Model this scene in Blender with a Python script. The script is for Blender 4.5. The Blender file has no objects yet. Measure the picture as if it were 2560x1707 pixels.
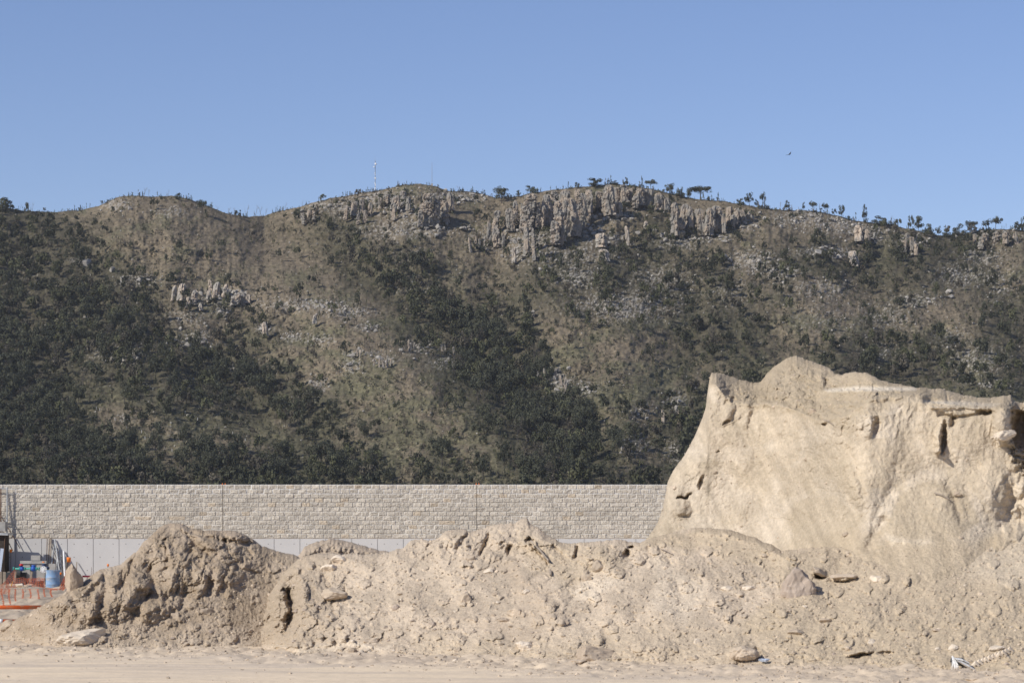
import bpy, math, random
import numpy as np
from mathutils import Vector, Matrix

random.seed(7)
rng = np.random.default_rng(11)
scene = bpy.context.scene
COL = scene.collection

# ------------------------------------------------------------------ camera, sky, sun, exposure
F = 7111.0          # focal length in pixels of the 2560 px wide photograph (100 mm lens)
HY = 1290.0         # image row of the horizon
CAMZ = 3.0
cam_d = bpy.data.cameras.new('camera')
cam = bpy.data.objects.new('camera', cam_d)
COL.objects.link(cam)
cam.location = (0, 0, CAMZ)
cam.rotation_euler = (math.radians(90), 0, 0)
cam_d.sensor_width = 36.0
cam_d.lens = 100.0
cam_d.shift_y = (HY - 853.5) / 2560.0
cam_d.clip_start = 0.5
cam_d.clip_end = 30000
cam_d.dof.use_dof = True
cam_d.dof.focus_distance = 1000
cam_d.dof.aperture_fstop = 5.0
scene.camera = cam

SUN_EL, SUN_AZ = math.radians(36), math.radians(57)      # azimuth measured from behind the camera towards the left
to_sun = Vector((-math.sin(SUN_AZ) * math.cos(SUN_EL), -math.cos(SUN_AZ) * math.cos(SUN_EL), math.sin(SUN_EL)))
world = bpy.data.worlds.new('World')
scene.world = world
world.use_nodes = True
wt = world.node_tree
sky = wt.nodes.new('ShaderNodeTexSky')
sky.sky_type = 'NISHITA'
sky.sun_disc = False
sky.sun_elevation = SUN_EL
sky.sun_rotation = math.atan2(to_sun.x, to_sun.y)
sky.altitude = 1600
sky.air_density = 1.0
sky.dust_density = 0.0
sky.ozone_density = 3.0
bg = wt.nodes['Background']
tint = wt.nodes.new('ShaderNodeMix'); tint.data_type = 'RGBA'; tint.blend_type = 'MULTIPLY'
tint.inputs[0].default_value = 1.0; tint.inputs[7].default_value = (1.0, 0.94, 1.075, 1)
wt.links.new(sky.outputs[0], tint.inputs[6])
wt.links.new(tint.outputs[2], bg.inputs[0])
bg.inputs[1].default_value = 0.105
sl = bpy.data.lights.new('sun', 'SUN')
sl.energy = 4.7
sl.angle = math.radians(0.55)
sl.color = (1.0, 0.945, 0.86)
so = bpy.data.objects.new('sun', sl)
COL.objects.link(so)
so.rotation_euler = to_sun.to_track_quat('Z', 'Y').to_euler()
so.location = (-50, -50, 80)
scene.view_settings.view_transform = 'Standard'
scene.view_settings.look = 'None'
scene.view_settings.exposure = 0.0
scene.view_settings.gamma = 1.0
scene.cycles.max_bounces = 5
scene.cycles.diffuse_bounces = 4
scene.cycles.glossy_bounces = 2
scene.cycles.transparent_max_bounces = 8

# ------------------------------------------------------------------ noise
def _h(ix, iy, iz, seed):
    h = (ix.astype(np.int64) * 374761393 + iy.astype(np.int64) * 668265263 + iz.astype(np.int64) * 2147483647 + seed * 1274126177) & 0xffffffff
    h = ((h ^ (h >> 13)) * 1274126177) & 0xffffffff
    h = ((h ^ (h >> 15)) * 2246822519) & 0xffffffff
    return (h ^ (h >> 16)) & 0xffff

_ang = np.linspace(0, 2 * np.pi, 65536, endpoint=False)
_CA, _SA = np.cos(_ang), np.sin(_ang)

def n2(x, y, seed=0):
    x = np.asarray(x, float); y = np.asarray(y, float)
    x, y = np.broadcast_arrays(x, y)
    ix, iy = np.floor(x), np.floor(y)
    fx, fy = x - ix, y - iy
    ux, uy = fx * fx * fx * (fx * (fx * 6 - 15) + 10), fy * fy * fy * (fy * (fy * 6 - 15) + 10)
    z = np.zeros_like(ix)
    def g(dx, dy):
        k = _h(ix + dx, iy + dy, z, seed)
        return _CA[k] * (fx - dx) + _SA[k] * (fy - dy)
    a = g(0, 0) * (1 - ux) + g(1, 0) * ux
    b = g(0, 1) * (1 - ux) + g(1, 1) * ux
    return (a * (1 - uy) + b * uy) * 1.5

def fbm(x, y, oct=4, seed=0, gain=0.5, lac=2.03):
    s, a = 0, 1.0
    for k in range(oct):
        s = s + a * n2(x, y, seed + k * 17)
        x = np.asarray(x) * lac + 3.1; y = np.asarray(y) * lac - 1.7; a *= gain
    return s

def ridged(x, y, oct=4, seed=0, gain=0.5):
    s, a = 0, 1.0
    for k in range(oct):
        s = s + a * (1 - 2.2 * np.abs(n2(x, y, seed + k * 17)))
        x = np.asarray(x) * 2.07 + 1.3; y = np.asarray(y) * 2.07 + 5.1; a *= gain
    return s

def cells(x, y, seed=0):
    """distance to the nearest scattered point, and that cell's random value"""
    x, y = np.broadcast_arrays(np.asarray(x, float), np.asarray(y, float))
    ix, iy = np.floor(x), np.floor(y)
    best = np.full(x.shape, 9.0); val = np.zeros(x.shape)
    for dx in (-1, 0, 1):
        for dy in (-1, 0, 1):
            jx, jy = ix + dx, iy + dy
            k1 = _h(jx, jy, np.zeros_like(jx), seed) / 65535.0
            k2 = _h(jx, jy, np.ones_like(jx), seed + 5) / 65535.0
            k3 = _h(jx, jy, np.ones_like(jx) * 2, seed + 9) / 65535.0
            d = np.hypot(jx + k1 - x, jy + k2 - y)
            m = d < best
            best = np.where(m, d, best); val = np.where(m, k3, val)
    return best, val

def crumb(px, py, sc, seed):
    '''broken, angular crumble: facetted blocks of several sizes'''
    wx_, wy_ = px + sc * .35 * n2(px / sc, py / sc, seed + 1), py + sc * .35 * n2(py / sc, px / sc, seed + 2)
    out = 0
    for k, f_ in enumerate((1.0, .48, .23)):
        d_, v_ = cells(wx_ / (sc * f_), wy_ / (sc * f_ * .8), seed + 11 * k)
        tilt = (v_ * 7.3 % 1 - .5) * 1.2
        out = out + f_ * ((v_ - .5) + tilt * (d_ - .4) - .5 * smooth(.45, .8, d_))
    return out

def smooth(a, b, x):
    t = np.clip((x - a) / (b - a), 0, 1)
    return t * t * (3 - 2 * t)

def poly_mask(px, py, pts, soft):
    """1 inside the polygon, falling to 0 over soft pixels outside"""
    inside = np.zeros(px.shape, bool); dist = np.full(px.shape, 1e9)
    n = len(pts)
    for i in range(n):
        x1, y1 = pts[i]; x2, y2 = pts[(i + 1) % n]
        cond = ((y1 > py) != (y2 > py)) & (px < (x2 - x1) * (py - y1) / ((y2 - y1) if y2 != y1 else 1e-9) + x1)
        inside ^= cond
        dist = np.minimum(dist, seg_dist(px, py, x1, y1, x2, y2))
    sd = np.where(inside, -dist, dist)
    return 1 - smooth(-soft, soft, sd)

def seg_dist(px, py, x1, y1, x2, y2):
    dx, dy = x2 - x1, y2 - y1
    t = np.clip(((px - x1) * dx + (py - y1) * dy) / (dx * dx + dy * dy + 1e-9), 0, 1)
    return np.hypot(px - x1 - t * dx, py - y1 - t * dy)

def line_dist(px, py, pts):
    d = np.full(px.shape, 1e9)
    for (a, b), (c, e) in zip(pts[:-1], pts[1:]):
        d = np.minimum(d, seg_dist(px, py, a, b, c, e))
    return d

def interp(pts, x):
    xs, ys = zip(*pts)
    return np.interp(x, xs, ys)

def P(px, py, d):
    return Vector(((px - 1280) / F * d, d, CAMZ + (HY - py) / F * d))

# ------------------------------------------------------------------ materials
def nmat(name, rough=0.9, spec=0.2):
    m = bpy.data.materials.new(name)
    m.use_nodes = True
    b = m.node_tree.nodes['Principled BSDF']
    b.inputs['Roughness'].default_value = rough
    b.inputs['Specular IOR Level'].default_value = spec
    return m, m.node_tree, b

def coords(nt, kind='Object', scale=(1, 1, 1)):
    tc = nt.nodes.new('ShaderNodeTexCoord'); mp = nt.nodes.new('ShaderNodeMapping')
    mp.inputs['Scale'].default_value = scale
    nt.links.new(tc.outputs[kind], mp.inputs[0])
    return mp.outputs[0]

def noise_node(nt, vec, scale, detail=4, rough=0.55):
    n = nt.nodes.new('ShaderNodeTexNoise')
    n.inputs['Scale'].default_value = scale
    n.inputs['Detail'].default_value = detail
    n.inputs['Roughness'].default_value = rough
    nt.links.new(vec, n.inputs['Vector'])
    return n.outputs[0]

def ramp(nt, fac, stops):
    r = nt.nodes.new('ShaderNodeValToRGB')
    el = r.color_ramp.elements
    while len(el) < len(stops): el.new(0.5)
    for e, (p, c) in zip(el, stops):
        e.position = p
        e.color = (*c, 1) if not isinstance(c, (int, float)) else (c, c, c, 1)
    nt.links.new(fac, r.inputs[0])
    return r.outputs[0]

def mix(nt, a, b, fac=0.5, mode='MIX'):
    n = nt.nodes.new('ShaderNodeMix'); n.data_type = 'RGBA'; n.blend_type = mode
    def put(v, i):
        if isinstance(v, (tuple, list)): n.inputs[i].default_value = (*v[:3], 1)
        elif isinstance(v, (int, float)): n.inputs[i].default_value = v if i == 0 else (v, v, v, 1)
        else: nt.links.new(v, n.inputs[i])
    put(fac, 0); put(a, 6); put(b, 7)
    return n.outputs[2]

def bump(nt, bsdf, height, strength, dist):
    b = nt.nodes.new('ShaderNodeBump')
    b.inputs['Strength'].default_value = strength
    b.inputs['Distance'].default_value = dist
    nt.links.new(height, b.inputs['Height'])
    nt.links.new(b.outputs[0], bsdf.inputs['Normal'])

def simple_mat(name, col, rough=0.6, spec=0.3, metal=0.0, var=0.25, vscale=3.0, dirt=None):
    m, nt, b = nmat(name, rough, spec)
    v = coords(nt)
    n = noise_node(nt, v, vscale, 5, 0.6)
    lo = tuple(c * (1 - var) for c in col); hi = tuple(min(1, c * (1 + var)) for c in col)
    c = ramp(nt, n, [(0.3, lo), (0.7, hi)])
    if dirt:
        n2_ = noise_node(nt, v, vscale * 2.3, 4, 0.6)
        c = mix(nt, c, dirt, ramp(nt, n2_, [(0.5, 0.0), (0.68, 0.8)]))
    nt.links.new(c, b.inputs['Base Color'])
    b.inputs['Metallic'].default_value = metal
    return m

def col_mat(name, grain, rough=0.95, var=0.16, bdist=0.02, bstr=0.6, spec=0.1, scale2=None):
    """base colour from the mesh's own colour attribute, broken up by noise"""
    m, nt, b = nmat(name, rough, spec)
    a = nt.nodes.new('ShaderNodeAttribute'); a.attribute_name = 'Col'
    v = coords(nt)
    n = noise_node(nt, v, grain, 6, 0.65)
    g = ramp(nt, n, [(0.3, 1 - var), (0.7, 1 + var)])
    c = mix(nt, a.outputs['Color'], g, 1.0, 'MULTIPLY')
    if scale2:
        g2 = ramp(nt, noise_node(nt, v, scale2, 4, 0.6), [(0.35, 1 - var * .6), (0.65, 1 + var * .6)])
        c = mix(nt, c, g2, 1.0, 'MULTIPLY')
    nt.links.new(c, b.inputs['Base Color'])
    if bstr > 0: bump(nt, b, n, bstr, bdist)
    return m

M = {}
M['sand'] = col_mat('sand', 11.0, var=0.15, bdist=0.05, bstr=0.9, scale2=50.0)
M['ground'] = col_mat('ground_sand', 5.0, var=0.10, bdist=0.02, bstr=0.5, scale2=40.0)
M['hill'] = col_mat('hill_grass', 1.3, var=0.38, bdist=0.4, bstr=0.8, scale2=0.3)
M['cliff'] = col_mat('cliff_stone', 0.9, var=0.2, bdist=0.3, bstr=0.8, scale2=3.5)
M['block'] = col_mat('split_block', 22.0, var=0.10, bdist=0.01, bstr=0.6, scale2=2.0)
M['leafmass'] = col_mat('leaves_mass', 0.5, var=0.3, bstr=0, rough=0.7)

def leaf_mat(name, c0, c1):
    m, nt, b = nmat(name, 0.65, 0.25)
    oi = nt.nodes.new('ShaderNodeObjectInfo')
    c = ramp(nt, oi.outputs['Random'], [(0.0, c0), (1.0, c1)])
    v = coords(nt)
    g = ramp(nt, noise_node(nt, v, 3.0, 3, 0.6), [(0.3, 0.7), (0.7, 1.35)])
    c = mix(nt, c, g, 1.0, 'MULTIPLY')
    nt.links.new(c, b.inputs['Base Color'])
    return m
M['leaf'] = leaf_mat('oak_leaves', (0.042, 0.046, 0.028), (0.082, 0.084, 0.050))
M['dryleaf'] = leaf_mat('dry_leaves', (0.075, 0.066, 0.050), (0.10, 0.085, 0.062))
M['bark'] = simple_mat('bark', (0.085, 0.075, 0.065), 0.9, 0.1)
M['bark_pale'] = simple_mat('pale_bark', (0.20, 0.18, 0.16), 0.9, 0.1)

def rock_mat(name, c0, c1, scale=6.0):
    m, nt, b = nmat(name, 0.9, 0.15)
    v = coords(nt)
    oi = nt.nodes.new('ShaderNodeObjectInfo')
    n = noise_node(nt, v, scale, 7, 0.65)
    c = ramp(nt, n, [(0.3, c0), (0.7, c1)])
    br = ramp(nt, oi.outputs['Random'], [(0.0, 0.85), (1.0, 1.15)])
    c = mix(nt, c, br, 1.0, 'MULTIPLY')
    nt.links.new(c, b.inputs['Base Color'])
    bump(nt, b, n, 0.6, 0.05)
    return m
M['boulder'] = rock_mat('pale_boulder', (0.22, 0.205, 0.18), (0.42, 0.39, 0.345), 1.2)
M['sandrock'] = rock_mat('dusty_rock', (0.40, 0.325, 0.24), (0.56, 0.46, 0.35), 1.5)
M['palerock'] = rock_mat('pale_rock', (0.56, 0.47, 0.365), (0.74, 0.64, 0.51), 1.5)
M['greyrock'] = rock_mat('grey_rock', (0.31, 0.25, 0.20), (0.45, 0.37, 0.30), 1.5)
M['clod'] = rock_mat('earth_clod', (0.34, 0.27, 0.20), (0.48, 0.39, 0.295), 2.0)
M['concrete'] = simple_mat('concrete', (0.57, 0.555, 0.535), 0.85, 0.2, var=0.07, vscale=0.6)
M['concrete_block'] = simple_mat('concrete_block', (0.36, 0.345, 0.32), 0.9, 0.1, var=0.2)
M['hole'] = simple_mat('tie_hole_shade', (0.16, 0.15, 0.14), 0.9, 0.1)
M['orange'] = simple_mat('orange_plastic', (0.72, 0.13, 0.025), 0.5, 0.4, var=0.12, dirt=(0.5, 0.25, 0.13))
M['orange_net'] = simple_mat('orange_net', (0.50, 0.135, 0.06), 0.6, 0.3, var=0.15)
M['orange_cap'] = simple_mat('orange_cap', (0.85, 0.22, 0.02), 0.5, 0.4, var=0.08)
M['teal'] = simple_mat('teal_paint', (0.06, 0.36, 0.30), 0.5, 0.4, dirt=(0.2, 0.3, 0.25))
M['blue'] = simple_mat('blue_paint', (0.02, 0.085, 0.36), 0.45, 0.4)
M['navy'] = simple_mat('dark_blue_paint', (0.02, 0.035, 0.09), 0.45, 0.4)
M['red'] = simple_mat('red_paint', (0.50, 0.015, 0.02), 0.35, 0.5)
M['barrel'] = simple_mat('faded_blue', (0.21, 0.33, 0.50), 0.6, 0.3, var=0.12, vscale=1.6, dirt=(0.46, 0.44, 0.40))
M['steel'] = simple_mat('galvanised_steel', (0.42, 0.43, 0.43), 0.5, 0.5, metal=0.4)
M['white'] = simple_mat('white_paint', (0.78, 0.78, 0.77), 0.5, 0.4, var=0.06)
M['wood'] = simple_mat('weathered_wood', (0.30, 0.25, 0.20), 0.85, 0.1, var=0.3)
M['darkwood'] = simple_mat('dark_form_board', (0.055, 0.045, 0.038), 0.8, 0.15, var=0.4)
M['rust'] = simple_mat('rusty_steel', (0.13, 0.075, 0.05), 0.8, 0.2)
M['rubber'] = simple_mat('dark_rubber', (0.05, 0.053, 0.055), 0.6, 0.3)
M['bluewhite'] = simple_mat('bluish_board', (0.50, 0.56, 0.66), 0.6, 0.3, var=0.1)
M['bag'] = simple_mat('white_sack', (0.82, 0.81, 0.77), 0.7, 0.2, var=0.08, vscale=8, dirt=(0.5, 0.44, 0.35))
M['maroon'] = simple_mat('maroon_board', (0.17, 0.015, 0.03), 0.6, 0.3)
M['yellow'] = simple_mat('yellow_plastic', (0.65, 0.42, 0.03), 0.5, 0.3)
M['bird'] = simple_mat('black_feathers', (0.012, 0.012, 0.014), 0.7, 0.2)
M['mast'] = simple_mat('mast_grey', (0.30, 0.31, 0.33), 0.6, 0.3)

# ------------------------------------------------------------------ mesh helpers
def mesh_obj(name, V, Fq, mat, parent=None, col=None, smooth_=True, link=True, tris=None):
    """V (n,3), Fq (m,4) quads or (m,3) triangles, optional extra triangles"""
    me = bpy.data.meshes.new(name)
    V = np.ascontiguousarray(V, np.float32)
    me.vertices.add(len(V)); me.vertices.foreach_set('co', V.ravel())
    loops = [np.asarray(Fq, np.int32).ravel()] if len(Fq) else []
    sizes = [np.full(len(Fq), np.asarray(Fq).shape[1], np.int32)] if len(Fq) else []
    if tris is not None and len(tris):
        loops.append(np.asarray(tris, np.int32).ravel()); sizes.append(np.full(len(tris), 3, np.int32))
    L = np.concatenate(loops); S = np.concatenate(sizes)
    me.loops.add(len(L)); me.loops.foreach_set('vertex_index', L)
    me.polygons.add(len(S))
    st = np.concatenate([[0], np.cumsum(S)[:-1]]).astype(np.int32)
    me.polygons.foreach_set('loop_start', st)
    me.polygons.foreach_set('loop_total', S)
    me.update(calc_edges=True)
    me.polygons.foreach_set('use_smooth', np.full(len(S), smooth_, bool))
    if col is not None:
        a = me.color_attributes.new('Col', 'FLOAT_COLOR', 'POINT')
        c = np.ones((len(V), 4), np.float32); c[:, :3] = col
        a.data.foreach_set('color', c.ravel())
    me.materials.append(mat)
    me.validate()
    o = bpy.data.objects.new(name, me)
    if link: COL.objects.link(o)
    if parent: o.parent = parent
    return o

class MB:
    """collects boxes, tubes, discs into one mesh"""
    def __init__(s): s.v = []; s.q = []; s.t = []; s.n = 0
    def add(s, V, Q=(), T=()):
        V = np.asarray(V, float)
        if len(Q): s.q.append(np.asarray(Q) + s.n)
        if len(T): s.t.append(np.asarray(T) + s.n)
        s.v.append(V); s.n += len(V)
    def box(s, c, size, rot=None):
        x, y, z = [k / 2 for k in size]
        V = np.array([(i * x, j * y, k * z) for i in (-1, 1) for j in (-1, 1) for k in (-1, 1)])
        if rot is not None: V = V @ np.array(rot.to_3x3()).T
        s.add(V + np.array(c), [(0, 1, 3, 2), (4, 6, 7, 5), (0, 4, 5, 1), (2, 3, 7, 6), (0, 2, 6, 4), (1, 5, 7, 3)])
    def tube(s, pts, radii, seg=8, cap=True):
        pts = [Vector(p) for p in pts]
        if isinstance(radii, (int, float)): radii = [radii] * len(pts)
        rings = []
        for i, p in enumerate(pts):
            d = (pts[min(i + 1, len(pts) - 1)] - pts[max(i - 1, 0)]).normalized()
            u = d.cross(Vector((0.3, 0.9, 0.2)) if abs(d.y) < 0.9 else Vector((1, 0, 0))).normalized(); w = d.cross(u)
            for k in range(seg):
                a = 2 * math.pi * k / seg
                rings.append(p + (u * math.cos(a) + w * math.sin(a)) * radii[i])
        Q = [(i * seg + k, i * seg + (k + 1) % seg, (i + 1) * seg + (k + 1) % seg, (i + 1) * seg + k) for i in range(len(pts) - 1) for k in range(seg)]
        V = [tuple(r) for r in rings]; T = []
        if cap:
            V += [tuple(pts[0]), tuple(pts[-1])]; a, b = len(V) - 2, len(V) - 1; e = (len(pts) - 1) * seg
            T = [(a, (k + 1) % seg, k) for k in range(seg)] + [(b, e + k, e + (k + 1) % seg) for k in range(seg)]
        s.add(V, Q, T)
    def build(s, name, mat, parent=None, smooth_=False, loc=None):
        V = np.concatenate(s.v)
        if loc is not None: V = V - np.array(loc)
        Q = np.concatenate(s.q) if s.q else np.zeros((0, 4), int)
        T = np.concatenate(s.t) if s.t else None
        if not len(Q): Q, T = T, None
        o = mesh_obj(name, V, Q, mat, parent, None, smooth_, tris=T)
        if loc is not None: o.location = loc
        return o

def tag(o, label=None, cat=None, group=None, kind=None):
    if label: o['label'] = label
    if cat: o['category'] = cat
    if group: o['group'] = group
    if kind: o['kind'] = kind
    return o

def empty(name, loc, label, cat, group=None, rz=0):
    o = bpy.data.objects.new(name, None); COL.objects.link(o)
    o.location = loc; o.rotation_euler = (0, 0, rz)
    return tag(o, label, cat, group)

def grid_quads(nr, nc):
    i = np.arange(nr - 1)[:, None] * nc + np.arange(nc - 1)[None, :]
    return np.stack([i, i + 1, i + nc + 1, i + nc], -1).reshape(-1, 4)

# ------------------------------------------------------------------ ground sheet
def EDGE(x): return interp([(-20, 65), (-11, 63.0), (-5.7, 60), (-2.3, 57.5), (1.8, 54), (5.5, 51.5), (9, 50), (22, 49)], x)
def ground_z(x, y):
    px = 1280 + F * x / np.maximum(y, 1)
    near = smooth(46, 54, y) * (1 - smooth(66, 74, y))
    z = 0.025 * fbm(x * 0.35, y * 0.5, 3, 3)
    # graded strip of crumbs and ruts at the foot of the heaps
    edge = EDGE(x)
    rough = smooth(edge - 2.5, edge + 1.5, y + 1.5 * n2(x * 0.4, y * 0.4, 8)) * (1 - smooth(68, 75, y))
    z = z + rough * (0.05 * fbm(x * 1.6, y * 1.0, 4, 21, 0.6) + 0.04 * np.maximum(0, fbm(x * 3.5, y * 3.0, 3, 33, 0.6)) + 0.035 * crumb(x * 100, y * 55, 34, 34))
    z = z + near * (1 - rough) * (0.012 * n2(x * 0.25, y * 4.0, 5) + 0.006 * fbm(x * 2, y * 9, 2, 6))
    # wheel ruts running along the strip
    for c, w, h in ((57.2, 0.35, -0.05), (58.6, 0.3, -0.05), (60.3, 0.4, 0.06)):
        z = z + h * np.exp(-((y - c - 0.02 * x - 0.15 * n2(x * 0.3, 0 * x, 4)) / w) ** 2) * near * smooth(-9, -4, x)
    # trampled dirt on the building site behind, far left
    far = smooth(72, 80, y) * (1 - smooth(122, 126, y)) * (1 - smooth(-8, -3, x))
    z = z + far * (0.10 * fbm(x * 0.7, y * 0.35, 4, 41, 0.6) + .05 * crumb(x * 100, y * 30, 45, 42))
    z = z + far * 0.22 * np.exp(-(((x + 15.9) / .75) ** 2 + ((y - 96) / 3.0) ** 2))
    z = z + far * 0.40 * np.exp(-(((x + 19.6) / 1.3) ** 2 + ((y - 112) / 2.6) ** 2))
    z = z * (1 - smooth(300, 600, y)) * (1 - smooth(40, 90, np.abs(x)))
    return z

xs = np.concatenate([-np.geomspace(2400, 19, 40), np.arange(-18.9, 19, 0.07), np.geomspace(19.1, 2400, 40)])
ys = np.concatenate([np.array([-90, -50, -20, 0, 20, 35, 42]), np.arange(46, 66, 0.07), np.arange(66, 129, 0.35), np.geomspace(130, 2350, 40)])
GX, GY = np.meshgrid(xs, ys)
GZ = ground_z(GX, GY)
cdry = np.array((0.74, 0.605, 0.435)); cdamp = np.array((0.50, 0.405, 0.30)); cgrey = np.array((0.56, 0.465, 0.355))
w = smooth(-0.5, 0.7, fbm(GX * 0.12, GY * 0.9, 4, 51) + 0.25 * n2(GX * 0.05, GY * 0.3, 3))
edge = EDGE(GX)
rgh = smooth(edge - 1.2, edge + 1.6, GY + 1.4 * n2(GX * 0.4, GY * 0.4, 8))
colr = cdry + (cgrey * 1.08 - cdry) * (1.1 * w)[..., None]
colr = colr + (cdamp * 1.05 - colr) * (rgh * (0.55 + 0.35 * fbm(GX * 0.6, GY * 0.9, 3, 9)))[..., None].clip(0, 1)
farm = (smooth(66, 74, GY) * smooth(-4, -9, GX))[..., None]
colr = colr * (1 - farm * .16 + farm * .13 * fbm(GX * 1.2, GY * .5, 4, 77)[..., None])
gobj = mesh_obj('ground', np.stack([GX, GY, GZ], -1).reshape(-1, 3), grid_quads(*GX.shape), M['ground'], col=colr.reshape(-1, 3))
tag(gobj, kind='structure')

# ------------------------------------------------------------------ hill
RIDGE = [(-1600, 640), (-900, 600), (-500, 560), (-200, 530), (0, 517), (60, 527), (130, 530), (200, 526), (240, 517), (290, 495), (330, 488), (380, 492), (440, 490), (480, 500), (530, 520), (570, 535),
         (620, 542), (660, 539), (700, 527), (740, 520), (790, 505), (830, 495), (880, 487), (930, 478), (980, 470), (1010, 461), (1050, 460), (1090, 466), (1120, 478), (1160, 478), (1200, 483),
         (1240, 495), (1290, 492), (1330, 482), (1380, 476), (1430, 469), (1490, 465), (1530, 460), (1570, 463), (1620, 470), (1680, 485), (1740, 498), (1800, 502), (1850, 511), (1910, 520),
         (1960, 525), (2010, 526), (2060, 531), (2110, 545), (2170, 556), (2230, 562), (2290, 576), (2350, 590), (2400, 586), (2440, 576), (2500, 572), (2560, 576), (2800, 600), (3200, 560), (4200, 640)]
def ridge_y(px):
    return interp(RIDGE, px) + 2.5 * n2(px / 40.0, 0 * px, 1) + 1.2 * n2(px / 9.0, 0 * px, 2)

SPURS = [([(300, 520), (560, 640), (800, 760), (980, 900), (1230, 1100), (1350, 1200)], 120, 20),
         ([(0, 540), (200, 640), (330, 760), (420, 950)], 110, 13),
         ([(1330, 600), (1400, 760), (1520, 900), (1560, 1050), (1480, 1200)], 120, 14),
         ([(1880, 560), (2000, 720), (2080, 850), (2050, 1000)], 120, 14),
         ([(2300, 640), (2330, 780), (2450, 850), (2500, 1000)], 90, 13),
         ([(820, 520), (900, 600), (1000, 640)], 70, 6),
         ([(690, 600), (860, 680), (1010, 780), (1150, 880), (1290, 980), (1420, 1110)], 70, -28),
         ([(330, 700), (450, 880), (620, 1010), (780, 1120)], 80, -15),
         ([(1600, 640), (1720, 780), (1700, 950), (1650, 1100)], 70, -12),
         ([(1190, 520), (1230, 640), (1230, 760)], 60, -10),
         ([(2230, 600), (2180, 760), (2240, 900)], 60, -9),
         ([(2440, 620), (2500, 740), (2620, 900)], 60, -14)]

def hill_d(px, py):
    px = np.asarray(px, float); py = np.asarray(py, float)
    r = ridge_y(px)
    q = (1215 - py) / (1215 - r)
    d = 950 + 450 * np.sign(q) * np.abs(q) ** 1.02
    for pts, wd, amp in SPURS:
        dd = line_dist(px, py, pts) if px.ndim else line_dist(px[None], py[None], pts)[0]
        d = d - amp * np.exp(-(dd / wd) ** 2)
    fade = smooth(1.0, 0.93, q)
    d = d - fade * (5.0 * fbm(px / 90.0, py / 70.0, 3, 61) + 1.7 * fbm(px / 16.0, py / 12.0, 3, 71, 0.55))
    return d

def hill_p(px, py):
    d = hill_d(px, py)
    return np.stack([(px - 1280) / F * d, d, CAMZ + (HY - py) / F * d], -1)

DENS = ["00000000"+"01112112"+"00113311"+"00000000",
        "64212331"+"11222433"+"11222212"+"32100000",
        "87443444"+"43222332"+"23236222"+"32254222",
        "88632333"+"54433332"+"36447533"+"34244664",
        "88842222"+"24555432"+"46467543"+"56455764",
        "88874322"+"22577634"+"56675663"+"77766663",
        "87886422"+"22478434"+"66675563"+"52466563",
        "99987322"+"22247856"+"66555765"+"53355347",
        "99997434"+"42224775"+"64534576"+"34264246",
        "99998435"+"54224586"+"73343666"+"32275355",
        "99888646"+"42224687"+"74324677"+"44666755",
        "99688877"+"32124589"+"73523555"+"35666745",
        "99568778"+"73112489"+"86732536"+"33467546",
        "98448568"+"95312369"+"96422565"+"44444445",
        "99635667"+"88433348"+"98346775"+"44444444",
        "99634555"+"46646457"+"99637875"+"44444444",
        "99754354"+"55654645"+"99655865"+"44444444",
        "77876466"+"65783765"+"78645655"+"44444444",
        "77888588"+"75784554"+"68656655"+"44444444"]
DG = np.array([[int(c) for c in r] for r in DENS], float) / 9.0
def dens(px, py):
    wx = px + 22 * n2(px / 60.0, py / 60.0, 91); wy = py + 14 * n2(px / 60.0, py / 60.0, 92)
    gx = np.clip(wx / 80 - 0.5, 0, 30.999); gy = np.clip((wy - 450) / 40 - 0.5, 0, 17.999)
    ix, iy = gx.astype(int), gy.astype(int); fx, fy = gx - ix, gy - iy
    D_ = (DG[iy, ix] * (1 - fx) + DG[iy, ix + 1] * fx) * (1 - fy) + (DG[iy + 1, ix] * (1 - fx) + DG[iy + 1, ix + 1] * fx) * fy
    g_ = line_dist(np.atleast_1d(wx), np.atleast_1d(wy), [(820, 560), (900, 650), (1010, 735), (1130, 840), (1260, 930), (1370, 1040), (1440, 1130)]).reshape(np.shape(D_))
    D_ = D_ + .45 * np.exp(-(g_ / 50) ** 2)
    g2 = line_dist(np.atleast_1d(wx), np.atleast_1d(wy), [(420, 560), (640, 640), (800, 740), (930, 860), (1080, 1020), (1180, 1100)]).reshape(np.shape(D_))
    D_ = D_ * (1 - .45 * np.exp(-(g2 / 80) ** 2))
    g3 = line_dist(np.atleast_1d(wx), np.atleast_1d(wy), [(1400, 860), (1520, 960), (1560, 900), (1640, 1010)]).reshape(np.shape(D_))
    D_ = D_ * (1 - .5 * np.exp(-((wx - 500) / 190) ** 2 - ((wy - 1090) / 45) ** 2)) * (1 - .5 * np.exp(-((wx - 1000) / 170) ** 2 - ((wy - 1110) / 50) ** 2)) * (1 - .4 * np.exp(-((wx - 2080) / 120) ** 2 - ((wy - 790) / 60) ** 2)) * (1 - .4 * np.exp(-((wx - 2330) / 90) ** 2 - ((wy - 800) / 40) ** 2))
    return np.clip(D_ * (1 - .35 * np.exp(-(g3 / 80) ** 2)), 0, 1)

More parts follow.
